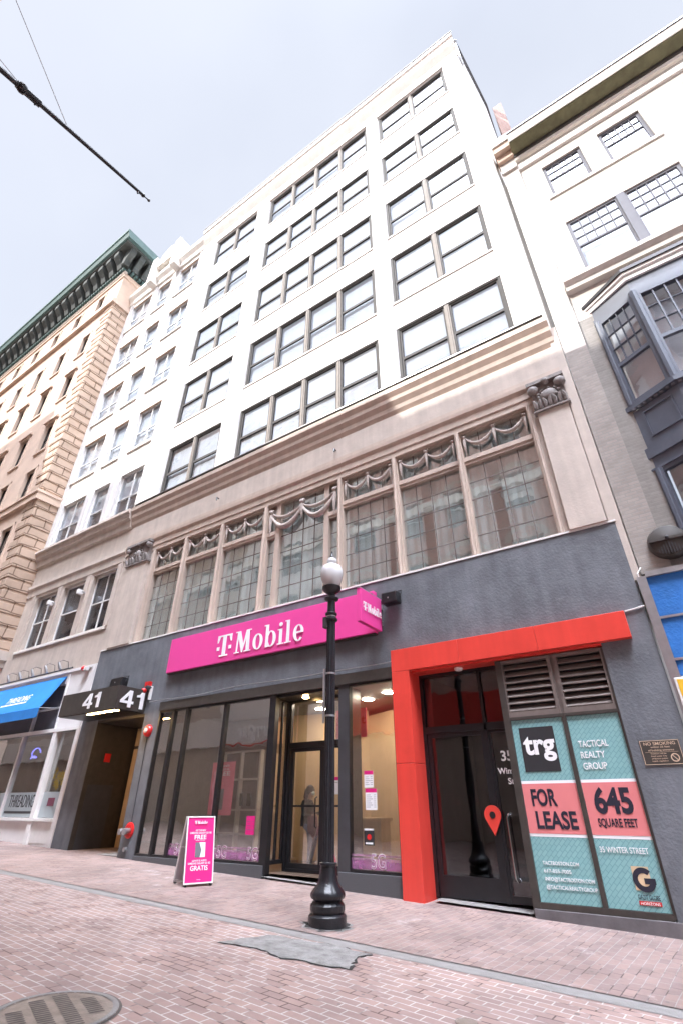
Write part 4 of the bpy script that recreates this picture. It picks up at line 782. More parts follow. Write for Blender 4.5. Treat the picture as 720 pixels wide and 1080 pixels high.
hb = thing('shoulder_bag', 'maroon bag held by the woman inside the phone shop', 'bag', (-8.18, 1.0, .98)); b = MB(); b.poly([(-.13, .42), (.10, .42), (.17, .06), (.04, -.02), (-.12, .12)], (-8.18, 1.03, 1.0), (1, 0, 0), (0, 0, 1), (0, -1, 0), .10); b.build('body', 'maroon', hb, bevel=.02)
b = MB(); b.tube([(-8.28, .98, 1.42), (-8.2, .98, 1.50), (-8.1, .98, 1.42)], .012, 6); b.build('strap', 'maroon', hb)

# ---------------------------------------------------------------- left white building
lw = thing('narrow_building', 'narrow white building with three window columns left of the wide building', 'building', (-21.1, 0, .6))
LX0, LX1 = -25.0, -17.3
LC = [(-24.55, -22.45), (-21.75, -20.40), (-19.55, -17.62)]
lops = [(a, c, z0, z1, .3) for a, c in LC for z0, z1 in [(12.75, 15.3), (16.8, 19.45), (20.95, 23.6), (25.2, 27.75), (29.3, 32.0)]]
b = MB(); b.wall(LX0, LX1, 12.3, 33.2, lops, 0, .3); b.quad((LX0, 0, 0), (LX0, 0, 33.2), (LX0, 20, 33.2), (LX0, 20, 0)); b.quad((LX0, 0, 33.2), (LX1, 0, 33.2), (LX1, 20, 33.2), (LX0, 20, 33.2)); b.build('wall', 'white', lw)
b = MB(); b.wall(LX0, LX1, 5.95, 12.3, [(-23.95, -22.2, 7.5, 10.0, .3), (-21.65, -20.0, 7.5, 10.0, .3), (-19.4, -17.7, 7.5, 10.0, .3)], 0, .3); b.build('mezzanine_wall', 'stone', lw)
for xx in (-24.8, -22.1, -20.08, -17.46): MB().box(xx-.16, xx+.16, -.07, .0, 12.75, 33.0).build('pier', 'white', lw)
for o_ in lops: MB().box(o_[0]-.08, o_[1]+.08, -.08, .2, o_[2]-.12, o_[2]).build('window_sill', 'ivory', lw)
for o_ in lops:
    if o_[2] > 13: MB().box(o_[0]+.001, o_[1]-.001, .0, .11, o_[3]-.04, o_[3]-.001).build('lintel_soffit', 'peach', lw)
for ci, (a, c) in enumerate(LC):
    for ri, (z0, z1) in enumerate([(12.75, 15.3), (16.8, 19.45), (20.95, 23.6), (25.2, 27.75), (29.3, 32.0)]):
        n = 1 if ci == 1 else 2
        sash(lw, a, c, z0, z1, .15, 'winwhite', .07, (n, 1), (n, 1), 'g_up', 'blind', bar=.07, meet=.44, lowback='screen' if ri == 0 else None)
for i, (a, c) in enumerate(((-23.95, -22.2), (-21.65, -20.0), (-19.4, -17.7))):
    sash(lw, a, c, 7.5, 10.0, .2, 'winwhite', .06, (1 if i == 1 else 2, 1), (1 if i == 1 else 2, 1), 'g_dark', 'curtain', bar=.06, meet=.5, lowback='screen')
MB().box(-24.3, -17.5, -.07, .2, 7.38, 7.49).build('window_sill', 'ivory', lw)
for xx in (-24.2, -21.92, -19.7, -17.52): MB().box(xx-.13, xx+.13, -.06, .0, 7.49, 10.1).build('pilaster', 'stone', lw)
MB().profile([(.0, 12.62), (-.36, 12.56), (-.38, 12.42), (-.28, 12.34), (-.26, 12.15), (-.15, 12.05), (-.1, 11.75), (0, 11.7), (.2, 11.7), (.2, 12.62)], LX0-.05, LX1-.13).build('string_course', 'stone', lw)
MB().profile([(.0, 10.75), (-.12, 10.72), (-.13, 10.55), (-.06, 10.45), (-.05, 10.15), (0, 10.1)], LX0, LX1-.02).build('architrave', 'stone', lw)
MB().profile([(0, 32.3), (-.12, 32.35), (-.15, 32.7), (-.35, 33.0), (-.35, 33.3), (-.2, 33.35), (-.2, 33.9), (.3, 33.9), (.3, 32.3)], LX0, LX1-.01).build('roof_cornice', 'ivory', lw)
b = MB(); b.box(-22.3, -19.9, -.5, .2, 33.95, 34.7); b.prism([(-22.2, 34.7), (-20.0, 34.7), (-20.3, 35.5), (-21.1, 35.9), (-21.9, 35.5)], -.4, .1); b.box(-20.1, -19.6, -.65, .2, 32.3, 35.2); b.box(-22.5, -22.0, -.65, .2, 32.3, 35.0); b.build('parapet_crest', 'ivory', lw, bevel=.03)
# shopfront of the threading shop
b = MB(); b.wall(LX0, LX1, -.2, 5.95, [(-23.9, -21.2, 1.28, 3.9), (-21.1, -18.95, 1.28, 3.9), (-18.72, -17.55, 1.28, 3.9), (-23.9, -19.02, 4.0, 5.55)], -.02, .14); b.build('shopfront_wall', 'shopcream', lw)
MB().box(LX0, -17.32, -.10, -.02, 3.86, 3.98).build('transom_bar', 'winwhite', lw); MB().box(-18.95, -18.72, -.09, -.02, .5, 3.86).build('shopfront_post', 'winwhite', lw); MB().box(-17.52, -17.31, -.09, .05, .4, 5.95).build('shopfront_post', 'shopcream', lw); MB().box(LX0, -17.53, -.12, -.02, 1.2, 1.28).build('window_sill', 'winwhite', lw); MB().box(LX0, -17.31, -.08, .0, 5.95, 6.05).build('fascia_trim', 'shopcream', lw)
MB().box(-19.05, -18.98, -.06, .0, 3.98, 5.9).build('fascia_trim', 'shopcream', lw); MB().box(-19.0, -17.55, -.03, -.018, .62, 1.15).build('stall_riser', 'winwhite', lw)
MB().quad((-23.9, .1, 4.0), (-19.02, .1, 4.0), (-19.02, .1, 5.55), (-23.9, .1, 5.55)).build('fascia_panel', 'screen', lw); b = MB(); b.box(-20.9, -20.8, .0, .1, 4.0, 5.55); b.box(-23.9, -19.02, .02, .1, 4.7, 4.76); b.build('fascia_trim', 'shopcream', lw)
for a, c in ((-23.9, -21.2), (-21.1, -18.95), (-18.72, -17.55)):
    pn_ = MB().box(a, c, .06, .07, 1.28, 3.9).build('shop_pane', 'g_shop' if a > -19 else 'g_mezz', lw); MB().box(a+.01, c-.01, .05, .056, 1.30, 2.02).build('frosted_band', 'frost', pn_)
    if a == -21.1:
        lettering('THREADING', (a+.25, .045, 1.58), pn_, 'greyprint', width=1.65, cap=.38, bold=-.004); MB().box(a+.1, c-.25, .044, .049, 1.40, 1.47).build('underline', 'greyprint', pn_)
    if a == -18.72: MB().box(-18.35, -17.95, .044, .049, 1.62, 1.85).build('notice', 'maroon', pn_)
b = MB(); b.quad((LX0, 3, .5), (LX1, 3, .5), (LX1, 3, 4), (LX0, 3, 4)); b.quad((LX1-.02, 3, .5), (LX1-.02, .1, .5), (LX1-.02, .1, 4), (LX1-.02, 3, 4)); b.quad((LX0, .1, .9), (LX1, .1, .9), (LX1, 3, .9), (LX0, 3, .9)); b.quad((LX0, .1, 3.95), (LX0, 3, 3.95), (LX1, 3, 3.95), (LX1, .1, 3.95)); b.build('shop_interior', 'intgrey', lw)
MB().box(-18.6, -17.9, 2.9, 2.98, 1.0, 3.2).build('inner_door', 'wood', lw)
fl = thing('flower_bouquet', 'bunch of yellow flowers behind the narrow pane beside the 41 entrance', 'flowers', (-18.3, .5, 1.3)); b = MB(); rnd = random.Random(5)
for i in range(22):
    x, y, z = -18.35+rnd.uniform(-.32, .4), .25+rnd.uniform(-.1, .15), 2.42+rnd.uniform(-.25, .28)
    for j in range(6): t = j*math.pi/3+i; b.quad((x, y, z), (x+.07*math.cos(t-.4), y-.02, z+.07*math.sin(t-.4)), (x+.12*math.cos(t), y-.03, z+.12*math.sin(t)), (x+.07*math.cos(t+.4), y-.02, z+.07*math.sin(t+.4)))
b.build('blossoms', 'flower', fl); b = MB(); 
for i in range(14): x = -18.45+rnd.uniform(-.2, .25); b.tube([(-18.4, .5, 1.6), (x, .5, 2.0), (x+rnd.uniform(-.1, .1), .48, 2.4)], .012, 5)
b.build('stems', 'leaf', fl); MB().lathe([(.08, 0), (.13, .2), (.1, .4), (.12, .45)], (-18.4, .5, 1.2), 16).build('vase', 'winwhite', fl, smooth=True)
ne = thing('neon_sign', 'blue glowing neon loop in the threading shop window', 'neon sign', (-20.5, .3, 3.2)); MB().tube([(-20.5+.28*math.cos(t*.3), .3, 3.3+.16*math.sin(t*.3)) for t in range(18)]+[(-20.6, .3, 3.2), (-20.8, .3, 3.12)], .018, 6).build('tube', 'neon', ne)
# awning
aw = thing('awning', 'bright blue sloping shop awning with white lettering', 'awning', (-21.5, -.3, 4.4))
b = MB(); AX0, AX1 = -24.6, -19.2; b.quad((AX0, -.70, 4.62), (AX1, -.70, 4.62), (AX1, -.03, 5.84), (AX0, -.03, 5.84)); b.quad((AX0, -.685, 4.60), (AX0, -.02, 5.81), (AX1, -.02, 5.81), (AX1, -.685, 4.60)); b.build('canvas', 'awning', aw)
b = MB(); b.box(AX0, AX1, -.72, -.705, 4.30, 4.63); b.build('valance', 'awning', aw); b = MB(); b.tube([(AX1-.02, -.68, 4.62), (AX1-.02, -.02, 4.70)], .018, 6); b.tube([(AX0+.02, -.68, 4.62), (AX0+.02, -.02, 4.70)], .018, 6); b.tube([(AX0, -.69, 4.62), (AX1, -.69, 4.62)], .02, 6); b.build('frame', 'steel', aw)
vv = Vector((0, .67, 1.22)).normalized(); nn = Vector((1, 0, 0)).cross(vv); oo = Vector((-22.45, -.70, 4.62))+vv*.5+nn*.008
a = MB(); lettering('THREADING', oo, None, cap=.26, width=1.75, u=(1, 0, 0), v=vv, shear=.25, mb=a, bold=.004, ext=.002); o2 = oo-vv*.12; a.quad(o2+Vector((-.25, 0, 0)), o2+Vector((1.7, 0, 0)), o2+Vector((1.74, 0, 0))+vv*.06, o2+Vector((-.2, 0, 0))+vv*.06); a.build('lettering', 'signwhite', aw)
# gooseneck lamps above the awning, and their pipe
tag(MB().tube([(-24.8, -.06, 6.12), (-18.95, -.06, 6.12)], .03, 8).build('lamp_rail', 'darkgrey'), 'horizontal pipe carrying the small lamps above the blue awning', 'pipe')
places = ['end lamp nearest the 41 box on the pipe above the blue awning', 'second lamp from the right on the pipe above the blue awning', 'middle lamp on the pipe above the blue awning', 'fourth lamp from the right on the pipe above the blue awning', 'last lamp at the left picture edge on the pipe above the awning']
for i, (x, lb) in enumerate(zip((-19.25, -20.2, -21.2, -22.15, -23.1), places)):
    t = thing('sign_lamp', lb, 'lamp', (x, -.06, 6.12), 0, 'small spot lamps above the blue awning'); MB().tube([(x, -.06, 6.12), (x, -.12, 6.36), (x-.1, -.3, 6.40), (x-.05, -.45, 6.28)], .010, 6).build('arm', 'darkgrey', t); MB().tube([(x-.05, -.45, 6.28), (x, -.40, 6.12), (x+.03, -.36, 6.02)], [.035, .06, .05], 10).build('shade', 'steel', t, smooth=True)
for x, lb in ((-22.02, 'white security camera left of the middle mezzanine window'), (-19.72, 'white security camera right of the middle mezzanine window')):
    t = thing('security_camera', lb, 'camera', (x, -.06, 9.35), 0, 'white cameras on the narrow building'); MB().box(x-.07, x+.07, -.36, -.12, 9.18, 9.38).build('housing', 'winwhite', t, bevel=.02); MB().tube([(x+.05, -.0, 9.3), (x+.05, -.2, 9.3)], .04, 8).build('arm', 'steel', t)
t = thing('alarm_light', 'tiny red tipped alarm light on the narrow building right of the awning', 'alarm', (-17.85, -.05, 5.95)); MB().box(-17.95, -17.75, -.2, -.08, 5.86, 5.98).build('body', 'winwhite', t); MB().sphere((-17.98, -.16, 5.94), .09).build('lens', 'alarmred', t)

# ---------------------------------------------------------------- orange stone building far left
og = thing('stone_building', 'tall peach stone building with rusticated corner and dark bracketed cornice at the left', 'building', (-40, -1.15, 1))
OY = -1.15; OX1 = -25.0; OX0 = -75
cols = [-27.15-3.02*i for i in range(12)]
rows = [(33.0, 34.6, .42), (28.3, 30.4, .46), (24.3, 26.5, .48), (20.1, 22.3, .52), (16.4, 18.7, .52), (12.4, 14.9, .55), (8.6, 11, .55)]
oops = []
for cxx in cols:
    for z0, z1, hw in rows: oops.append((cxx-hw-.2, cxx+hw-.2, z0-.6, z1-.6, .35))
b = MB(); b.wall(OX0, OX1-.9, 7.5, 36, oops, OY, .35); b.quad((OX0, OY, 36), (OX1, OY, 36), (OX1, 20, 36), (OX0, 20, 36)); b.quad((OX1-.02, OY+.05, 0), (OX1-.02, 20, 0), (OX1-.02, 20, 36), (OX1-.02, OY+.05, 36)); b.build('wall', 'peach', og)
# rusticated corner: courses with deep joints
b = MB(); z = 7.6; i = 0
while z < 31.5:
    b.box(OX1-1.0-(.25 if i % 2 else 0), OX1+.03, OY-.045, .05, z, z+.46); b.box(OX1-.9, OX1-.0, OY-.0, .0, z+.46, z+.56); z += .56; i += 1
b.build('rusticated_corner', 'quoin', og, bevel=.02)
b = MB(); b.box(OX1-.95, OX1-.01, OY-.005, .3, 31.5, 36); b.build('corner_pier', 'peach', og)
for z0, z1, d in ((31.55, 31.95, .22), (15.3, 15.7, .18), (15.7, 15.85, .25), (7.2, 7.6, .25), (6.9, 7.2, .1), (34.6, 34.8, .08)): MB().box(OX0, OX1+.02+d*.5, OY-d, .3, z0, z1).build('string_course', 'peach' if z0 > 8 else 'stone', og)
for cxx in cols[:9]:
    for ri, (z0, z1, hw) in enumerate(rows):
        a, c = cxx-hw-.2, cxx+hw-.2; sash(og, a, c, z0-.6, z1-.6, OY+.17, 'bronze', .06, gl='g_dark', back='screen' if (int(cxx*7)+ri) % 3 else 'blind')
        if ri in (2, 3): MB().box(a-.22, c+.22, OY-.16, OY, z1-.45, z1-.28).build('window_hood', 'peach', og)
        MB().box(a-.12, c+.12, OY-.08, OY+.02, z0-.72, z0-.6).build('window_sill', 'peach', og)
        b = MB(); b.box(a-.16, a, OY-.04, OY+.001, z0-.6, z1-.45); b.box(c, c+.16, OY-.04, OY+.001, z0-.6, z1-.45); b.box(a-.16, c+.16, OY-.045, OY+.001, z1-.6, z1-.45); b.build('window_surround', 'peach', og)
# cornice with brackets
CF = -2.15
MB().profile([(OY, 34.8), (OY-.12, 34.85), (OY-.15, 35.1), (OY+.1, 35.1)], OX0, OX1+.12).build('dentil_moulding', 'stone', og)
b = MB(); x = OX0+.1
while x < OX1+.1: b.box(x, x+.16, OY-.30, OY-.0, 35.12, 35.35); x += .3
for k in range(5): b.box(OX1, OX1+.28, OY+.0+.3*k, OY+.16+.3*k, 35.12, 35.35)
b.build('dentils', 'copper', og)
b = MB(); b.box(OX0, OX1+.0, OY-.04, .5, 35.1, 36.9); b.build('cornice_bed', 'dkcornice', og)
MB().box(OX0, OX1+.95, CF+.02, .6, 36.90, 37.1).build('cornice_soffit', 'dkcornice', og)
MB().profile([(CF, 37.05), (CF-.12, 37.1), (CF-.2, 37.5), (CF-.28, 37.6), (CF-.28, 37.8), (CF+.3, 37.8), (CF+.3, 37.1)], OX0, OX1+1.2).build('cornice_gutter', 'copper', og)
MB().box(OX1+.9, OX1+1.2, CF+.3, .9, 37.1, 37.8).build('cornice_return', 'copper', og)
def bracket_y(x): return MB().poly([(OY-.04, 35.5), (OY-.35, 35.45), (OY-.5, 35.9), (CF+.1, 36.4), (CF+.1, 36.9), (OY-.04, 36.9)], (x-.27, 0, 0), (0, 1, 0), (0, 0, 1), (1, 0, 0), .54)
for i in range(34): bracket_y(OX1-.45-1.0*i).build('cornice_bracket', 'dkcornice', og, bevel=.03)
for k in range(3):
    y0 = OY+.1+.75*k-.6; MB().poly([(OX1-.05, 35.5), (OX1+.3, 35.45), (OX1+.42, 35.9), (OX1+.85, 36.4), (OX1+.85, 36.9), (OX1-.05, 36.9)], (0, y0, 0), (1, 0, 0), (0, 0, 1), (0, 1, 0), .42).build('cornice_bracket', 'dkcornice', og, bevel=.03)
b = MB(); b.wall(OX0, OX1-.02, -.5, 6.9, [(-75+6*i+.6, -75+6*i+5.4, 1.2, 6.2, .4) for i in range(8)], OY, .4); b.build('ground_floor', 'stone', og); MB().box(OX0, OX1-.2, OY+.4, OY+.45, 0, 6.8).build('shop_glazing', 'black', og)

# ---------------------------------------------------------------- right building
rb = thing('brick_building', 'brick building at the right, given a paler sunlit upper part, with a slate blue bay window', 'building', (4, 0, 0))
RX0, RX1 = -.0, 12.0
rops = [(1.13, 2.28, 17.85, 19.6, .28), (2.80, 3.95, 17.85, 19.6, .28), (1.13, 4.0, 13.72, 16.3, .25), (4.8, 7.7, 13.72, 16.3, .25), (5.1, 6.2, 17.85, 19.6, .28), (.9, 5.4, 5.35, 12.3, .3)]
b = MB(); b.wall(.5, RX1, 12.25, 21.2, rops[:5], .10, .28); b.quad((RX0, .1, 21.2), (RX1, .1, 21.2), (RX1, 20, 21.2), (RX0, 20, 21.2)); b.build('sunlit_wall', 'brick_sunlit', rb)
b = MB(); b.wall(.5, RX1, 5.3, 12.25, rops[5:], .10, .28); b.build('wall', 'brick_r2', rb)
MB().box(.0, .5, .0, .35, 5.30, 11.3).build('pilaster', 'brick_r', rb); MB().box(.0, .5, .0, .35, 11.3, 21.0).build('sunlit_pilaster', 'brick_sunlit', rb)  # split at the shadow edge; upper piece coloured as if sunlit
MB().profile([(.1, 13.3), (-.04, 13.35), (-.06, 13.5), (-.16, 13.6), (-.18, 13.72), (.1, 13.74)], .52, RX1).build('string_course', 'ivory', rb)
for a, c in ((1.0, 4.1), (4.9, 6.4)): MB().box(a, c, .05, .2, 17.74, 17.85).build('window_sill', 'ivory', rb)
MB().profile([(.2, 20.1), (.02, 20.15), (.0, 20.4), (.2, 20.45)], .5, RX1).build('string_course', 'ivory', rb)
MB().profile([(.2, 20.72), (.0, 20.75), (-.03, 20.86), (.2, 20.88)], .5, RX1).build('cornice_moulding', 'ivory', rb)
MB().box(.5, RX1, -.06, .2, 20.885, 21.05).build('cornice_bed', 'bronze', rb)
MB().profile([(.2, 21.05), (-.08, 21.05), (-.40, 21.20), (-.42, 21.25), (.2, 21.25)], .5, RX1).build('cornice_soffit', 'olive', rb)
MB().profile([(.2, 21.25), (-.44, 21.25), (-.5, 21.45), (-.52, 21.6), (.2, 21.6)], .5, RX1).build('cornice', 'ivory', rb); MB().box(.5, RX1, -.55, .2, 21.602, 21.68).build('gutter', 'black', rb)
b = MB(); b.box(-.02, .52, -.12, .4, 21.0, 21.35); b.box(-.04, .54, -.3, .4, 21.35, 21.7); b.build('pilaster_cap', 'peach', rb, bevel=.02); MB().box(.0, .5, -.08, .3, 20.3, 20.5).build('pilaster_band', 'ivory', rb); MB().box(-.06, .56, -.36, .45, 21.7, 22.1).build('pilaster_block', 'ivory', rb)
for a, c, z0, z1 in ((1.13, 2.28, 17.85, 19.6), (2.8, 3.95, 17.85, 19.6), (5.1, 6.2, 17.85, 19.6)): sash(rb, a, c, z0, z1, .19, 'greysash', .09, (5, 2), (1, 1), 'g_up', 'blind', bar=.022, meet=.55)
for a, c in ((1.13, 2.50), (2.62, 4.0), (4.8, 6.2)):
    sash(rb, a, c, 13.72, 16.3, .17, 'greysash', .09, (5, 3), (1, 1), 'g_up', 'blind', bar=.022, meet=.52)
MB().box(2.46, 2.66, .09, .32, 13.72, 16.3).build('mullion', 'greysash', rb)
# canted bay
bay = [(.86, .10), (1.72, -.36), (4.6, -.36), (5.44, .10)]
def bay_ring(mb, z0, z1, off, inner=.0):
    def offp(k):
        c = [(.86-off*1.1, .10), (1.72-off*.35, -.36-off), (4.6+off*.35, -.36-off), (5.44+off*1.1, .10)]; return c[k]
    pts = [offp(k) for k in range(4)]; n = len(mb.v); mb.v += [(x, y, z0) for x, y in pts]+[(x, y, z1) for x, y in pts]
    mb.f += [(n+3, n+2, n+1, n+0), (n+4, n+5, n+6, n+7), (n+0, n+1, n+5, n+4), (n+1, n+2, n+6, n+5), (n+2, n+3, n+7, n+6), (n+3, n+0, n+4, n+7)]
bw = thing('bay_window', 'slate blue two storey canted bay window on the brick building', 'bay window', (3.1, -.2, 5.4))
b = MB()
for z0, z1, off in ((11.85, 12.05, .03), (12.05, 12.35, .0)): bay_ring(b, z0, z1, off)
b.build('head', 'slate', bw)
b = MB(); bay_ring(b, 12.35, 12.50, .06); bay_ring(b, 12.50, 12.58, .11); b.build('cap_moulding', 'winwhite', bw); b = MB(); bay_ring(b, 12.581, 12.68, .15); b.build('roof', 'black', bw)
b = MB()
for z0, z1, off in ((9.0, 9.12, .10), (7.95, 8.95, .0), (7.7, 7.95, .06), (7.45, 7.7, .0), (7.40, 7.45, .08), (5.3, 5.45, .05)): bay_ring(b, z0, z1, off)
b.build('spandrel', 'slate', bw)
b = MB()
def bay_pt(k, t, off=0):
    (xa, ya), (xb, yb) = bay[k], bay[k+1]; d_ = Vector((xb-xa, yb-ya)).normalized(); n_ = Vector((d_.y, -d_.x)); p = Vector((xa, ya)).lerp(Vector((xb, yb)), t)+n_*off; return p
for k in range(3):
    L_ = (Vector(bay[k+1])-Vector(bay[k])).length; n = int(L_/.11)
    for i in range(n):
        p = bay_pt(k, (i+.5)/n, .03); b.box(p.x-.03, p.x+.03, p.y-.03, p.y+.03, 8.955, 9.0)
b.build('dentils', 'greysash', bw)
def bay_bar(mb, k, t0, t1, z0, z1, o0, o1):
    p = [bay_pt(k, t0, o0), bay_pt(k, t1, o0), bay_pt(k, t1, o1), bay_pt(k, t0, o1)]; n = len(mb.v); mb.v += [(q.x, q.y, z) for z in (z0, z1) for q in p]
    mb.f += [(n+0, n+1, n+2, n+3), (n+7, n+6, n+5, n+4), (n+1, n+0, n+4, n+5), (n+2, n+1, n+5, n+6), (n+3, n+2, n+6, n+7), (n+0, n+3, n+7, n+4)]
b = MB(); bay_bar(b, 0, .18, .82, 8.15, 8.18, 0, .025); bay_bar(b, 0, .18, .82, 8.78, 8.81, 0, .025); bay_bar(b, 0, .18, .21, 8.18, 8.78, 0, .025); bay_bar(b, 0, .79, .82, 8.18, 8.78, 0, .025); b.build('spandrel_panel', 'slate', bw)
for z0, z1, zm in ((9.12, 11.85, 10.30), (5.45, 7.40, 5.95)):
    segs = [(0, .0, 1.0)]+[(1, i/2, (i+1)/2) for i in range(2)]+[(2, 0, 1)]
    for k, t0, t1 in segs:
        L_ = (Vector(bay[k+1])-Vector(bay[k])).length*(t1-t0); e = .13/L_*(t1-t0); b = MB()
        bay_bar(b, k, t0, t0+e, z0, z1, -.08, .05); bay_bar(b, k, t1-e, t1, z0, z1, -.08, .05); bay_bar(b, k, t0+e, t1-e, z0, z0+.09, -.06, .03); bay_bar(b, k, t0+e, t1-e, z1-.09, z1, -.06, .03); bay_bar(b, k, t0+e, t1-e, zm-.05, zm+.05, -.05, .03)
        nb = 4 if k == 0 else 5
        if z0 > 9:
            for i in range(1, nb): tt = t0+e+(t1-t0-2*e)*i/nb; bay_bar(b, k, tt-.008/L_, tt+.008/L_, zm+.05, z1-.09, -.045, .01)
            for i in (1, 2): zz = zm+.05+(z1-.14-zm)*i/3; bay_bar(b, k, t0+e, t1-e, zz-.008, zz+.008, -.04, .008)
        wo = b.build('window', 'slate', bw); b = MB(); bay_bar(b, k, t0+e, t1-e, z0+.09, z1-.09, -.035, -.03); b.build('pane', 'g_up', wo); b = MB(); bay_bar(b, k, t0+e, t1-e, z0, z1, -.2, -.19); b.build('blind', 'shopcream' if z0 > 9 else 'intgrey', wo)
b = MB(); b.tube([(bay[1][0], bay[1][1]-.02, 9.12), (bay[1][0], bay[1][1]-.02, 11.9)], .09, 8); b.tube([(bay[1][0], bay[1][1]-.02, 5.4), (bay[1][0], bay[1][1]-.02, 7.4)], .09, 8); b.tube([(bay[0][0]+.03, .08, 9.12), (bay[0][0]+.03, .08, 11.9)], .07, 8); b.tube([(bay[0][0]+.03, .08, 5.4), (bay[0][0]+.03, .08, 7.4)], .07, 8); b.build('corner_post', 'slate', bw)
vt = thing('wall_vent', 'round brown cast vent on the brick wall above the blue panels', 'vent', (.58, .0, 5.78)); MB().lathe([(.33, 0), (.33, .07), (.29, .15), (.1, .19), (.02, .2)], (.58, .02, 5.80), 32, 'y').build('dome', 'bronze', vt, smooth=True)
b = MB(); 
for i in range(-6, 7): x = .58+i*.045; hgt = math.sqrt(max(.30**2-(i*.045)**2, 0)); b.box(x-.008, x+.008, -.19+abs(i)*.012, -.1, 5.80-hgt*.9, 5.78)
b.build('grille', 'darkgrey', vt); MB().box(.28, .88, -.20, -.15, 5.79, 5.84).build('rib', 'bronze', vt); MB().sphere((.58, -.2, 5.83), .035).build('knob', 'black', vt)
# blue panels and yellow sign over the next shop
bp_ = thing('blue_panels', 'wrinkled bright blue panels in a grey frame over the shop at the right edge', 'shop fascia', (2, 0, 3.4))
for z0, z1 in ((3.46, 3.70), (3.74, 4.42), (4.46, 5.20)): MB().box(.05, 6, -.06, .0, z0, z1).build('panel', 'bluepanel', bp_)
b = MB(); b.box(-.10, .05, -.12, .05, -.1, 5.22); b.box(.05, 6, -.12, .05, 5.20, 5.30); b.box(.05, 6, -.09, .0, 4.42, 4.46); b.box(.05, 6, -.09, .0, 3.70, 3.74); b.build('frame', 'steel', bp_)
ys = thing('shop_sign', 'yellow and dark sign board cut by the right edge below the blue panels', 'sign', (2, -.1, 2.6)); MB().box(-.06, 4, -.14, -.07, 2.62, 3.42).build('board', 'winwhite', ys, bevel=.01); b = MB(); b.prism([(-.02, 3.39), (3.9, 3.39), (3.9, 3.36), (1.2, 3.25), (-.02, 3.13)], -.148, -.141); b.build('yellow_band', 'yellow', ys); b = MB(); b.prism([(-.02, 3.05), (1.2, 3.2), (3.9, 3.3), (3.9, 2.66), (-.02, 2.66)], -.147, -.141); b.build('dark_field', 'bronze', ys); b = MB(); b.prism([(.25, 3.0), (.5, 3.05), (.45, 2.9)], -.153, -.148); b.build('emblem', 'yellow', ys)
MB().box(-.0, 8, .2, .3, -.3, 3.44).build('shopfront', 'black', rb)

# ---------------------------------------------------------------- lamp post
LPX, LPY = -5.11, -2.73; g = gz(LPX)+.012
lp = thing('street_lamp', 'black cast iron street lamp with an acorn glass globe on the brick sidewalk', 'street lamp', (LPX, LPY, g))
MB().lathe([(.265, -.05), (.27, .02), (.27, .12), (.255, .135), (.225, .15), (.245, .19), (.245, .24), (.21, .275), (.20, .285), (.21, .30), (.235, .315), (.25, .345), (.25, .37), (.22, .41), (.17, .46), (.14, .52), (.125, .60), (.115, .68), (.115, .695), (.128, .70), (.128, .73), (.10, .735), (.095, .74)], (LPX, LPY, g), 48, flute=(16, .02, .15, .66)).build('base', 'blackmetal', lp, smooth=True)
MB().lathe([(.088, .735), (.084, 2.0), (.076, 4.42)], (LPX, LPY, g), 64, flute=(16, .05, 0, 9)).build('shaft', 'blackmetal', lp, smooth=True)
MB().lathe([(.085, 4.42), (.12, 4.44), (.12, 4.47), (.09, 4.49), (.085, 4.53), (.11, 4.55), (.11, 4.58), (.08, 4.6), (.075, 4.78), (.075, 4.82), (.13, 4.85), (.14, 4.88), (.08, 4.92), (.07, 4.96), (.14, 5.02), (.18, 5.06), (.185, 5.11), (.15, 5.13)], (LPX, LPY, g), 32).build('capital', 'blackmetal', lp, smooth=True)
def globe_glass():
    m, t, b = node_mat('lamp_glass'); b.inputs['Base Color'].default_value = (.95, .96, .97, 1); b.inputs['Roughness'].default_value = .12; b.inputs['Transmission Weight'].default_value = .35; b.inputs['IOR'].default_value = 1.2; return m
M['globe'] = globe_glass()
MB().lathe([(.13, 5.13), (.165, 5.18), (.205, 5.28), (.222, 5.38), (.215, 5.47), (.18, 5.55), (.12, 5.59), (.085, 5.61), (.085, 5.63), (.10, 5.65), (.10, 5.69), (.07, 5.735), (.03, 5.76)], (LPX, LPY, g), 36).build('globe', 'globe', lp, smooth=True)
MB().lathe([(.035, 5.13), (.05, 5.16), (.055, 5.32), (.03, 5.4), (.01, 5.42)], (LPX, LPY, g), 16).build('bulb', 'winwhite', lp, smooth=True)
MB().lathe([(.045, 5.755), (.05, 5.77), (.035, 5.79), (.035, 5.82), (.015, 5.85), (.02, 5.87), (.004, 5.91)], (LPX, LPY, g), 16).build('finial', 'blackmetal', lp, smooth=True)
d_ = Vector((-math.cos(yaw), -math.sin(yaw), 0)); cpos = Vector((LPX, LPY, g))+d_*.11
MB().tube([cpos+Vector((0, 0, 2.65)), cpos+Vector((0, 0, 3.55))], .022, 8).build('conduit', 'steel', lp); b = MB()
for z in (2.75, 3.45, 4.5): b.lathe([(.088, 0), (.088, .03)], (LPX, LPY, g+z), 24)
b.build('clamp_band', 'steel', lp); cp2 = Vector((LPX, LPY, g))+d_*.09; MB().box(cp2.x-.05, cp2.x+.05, cp2.y-.05, cp2.y+.05, g+4.3, g+4.5).build('junction_box', 'darkgrey', lp)
dirt = MB(); n = 24
pts = [(LPX+(.36+.07*math.sin(i*2.1)+.04*math.sin(i*5))*math.cos(2*math.pi*i/n)*1.05, LPY+(.33+.06*math.sin(i*1.7))*math.sin(2*math.pi*i/n)) for i in range(n)]
dirt.quad(*[(x, y, gz(x)+.018) for x, y in pts]); struct(dirt.build('lamp_footing', 'asphalt'))
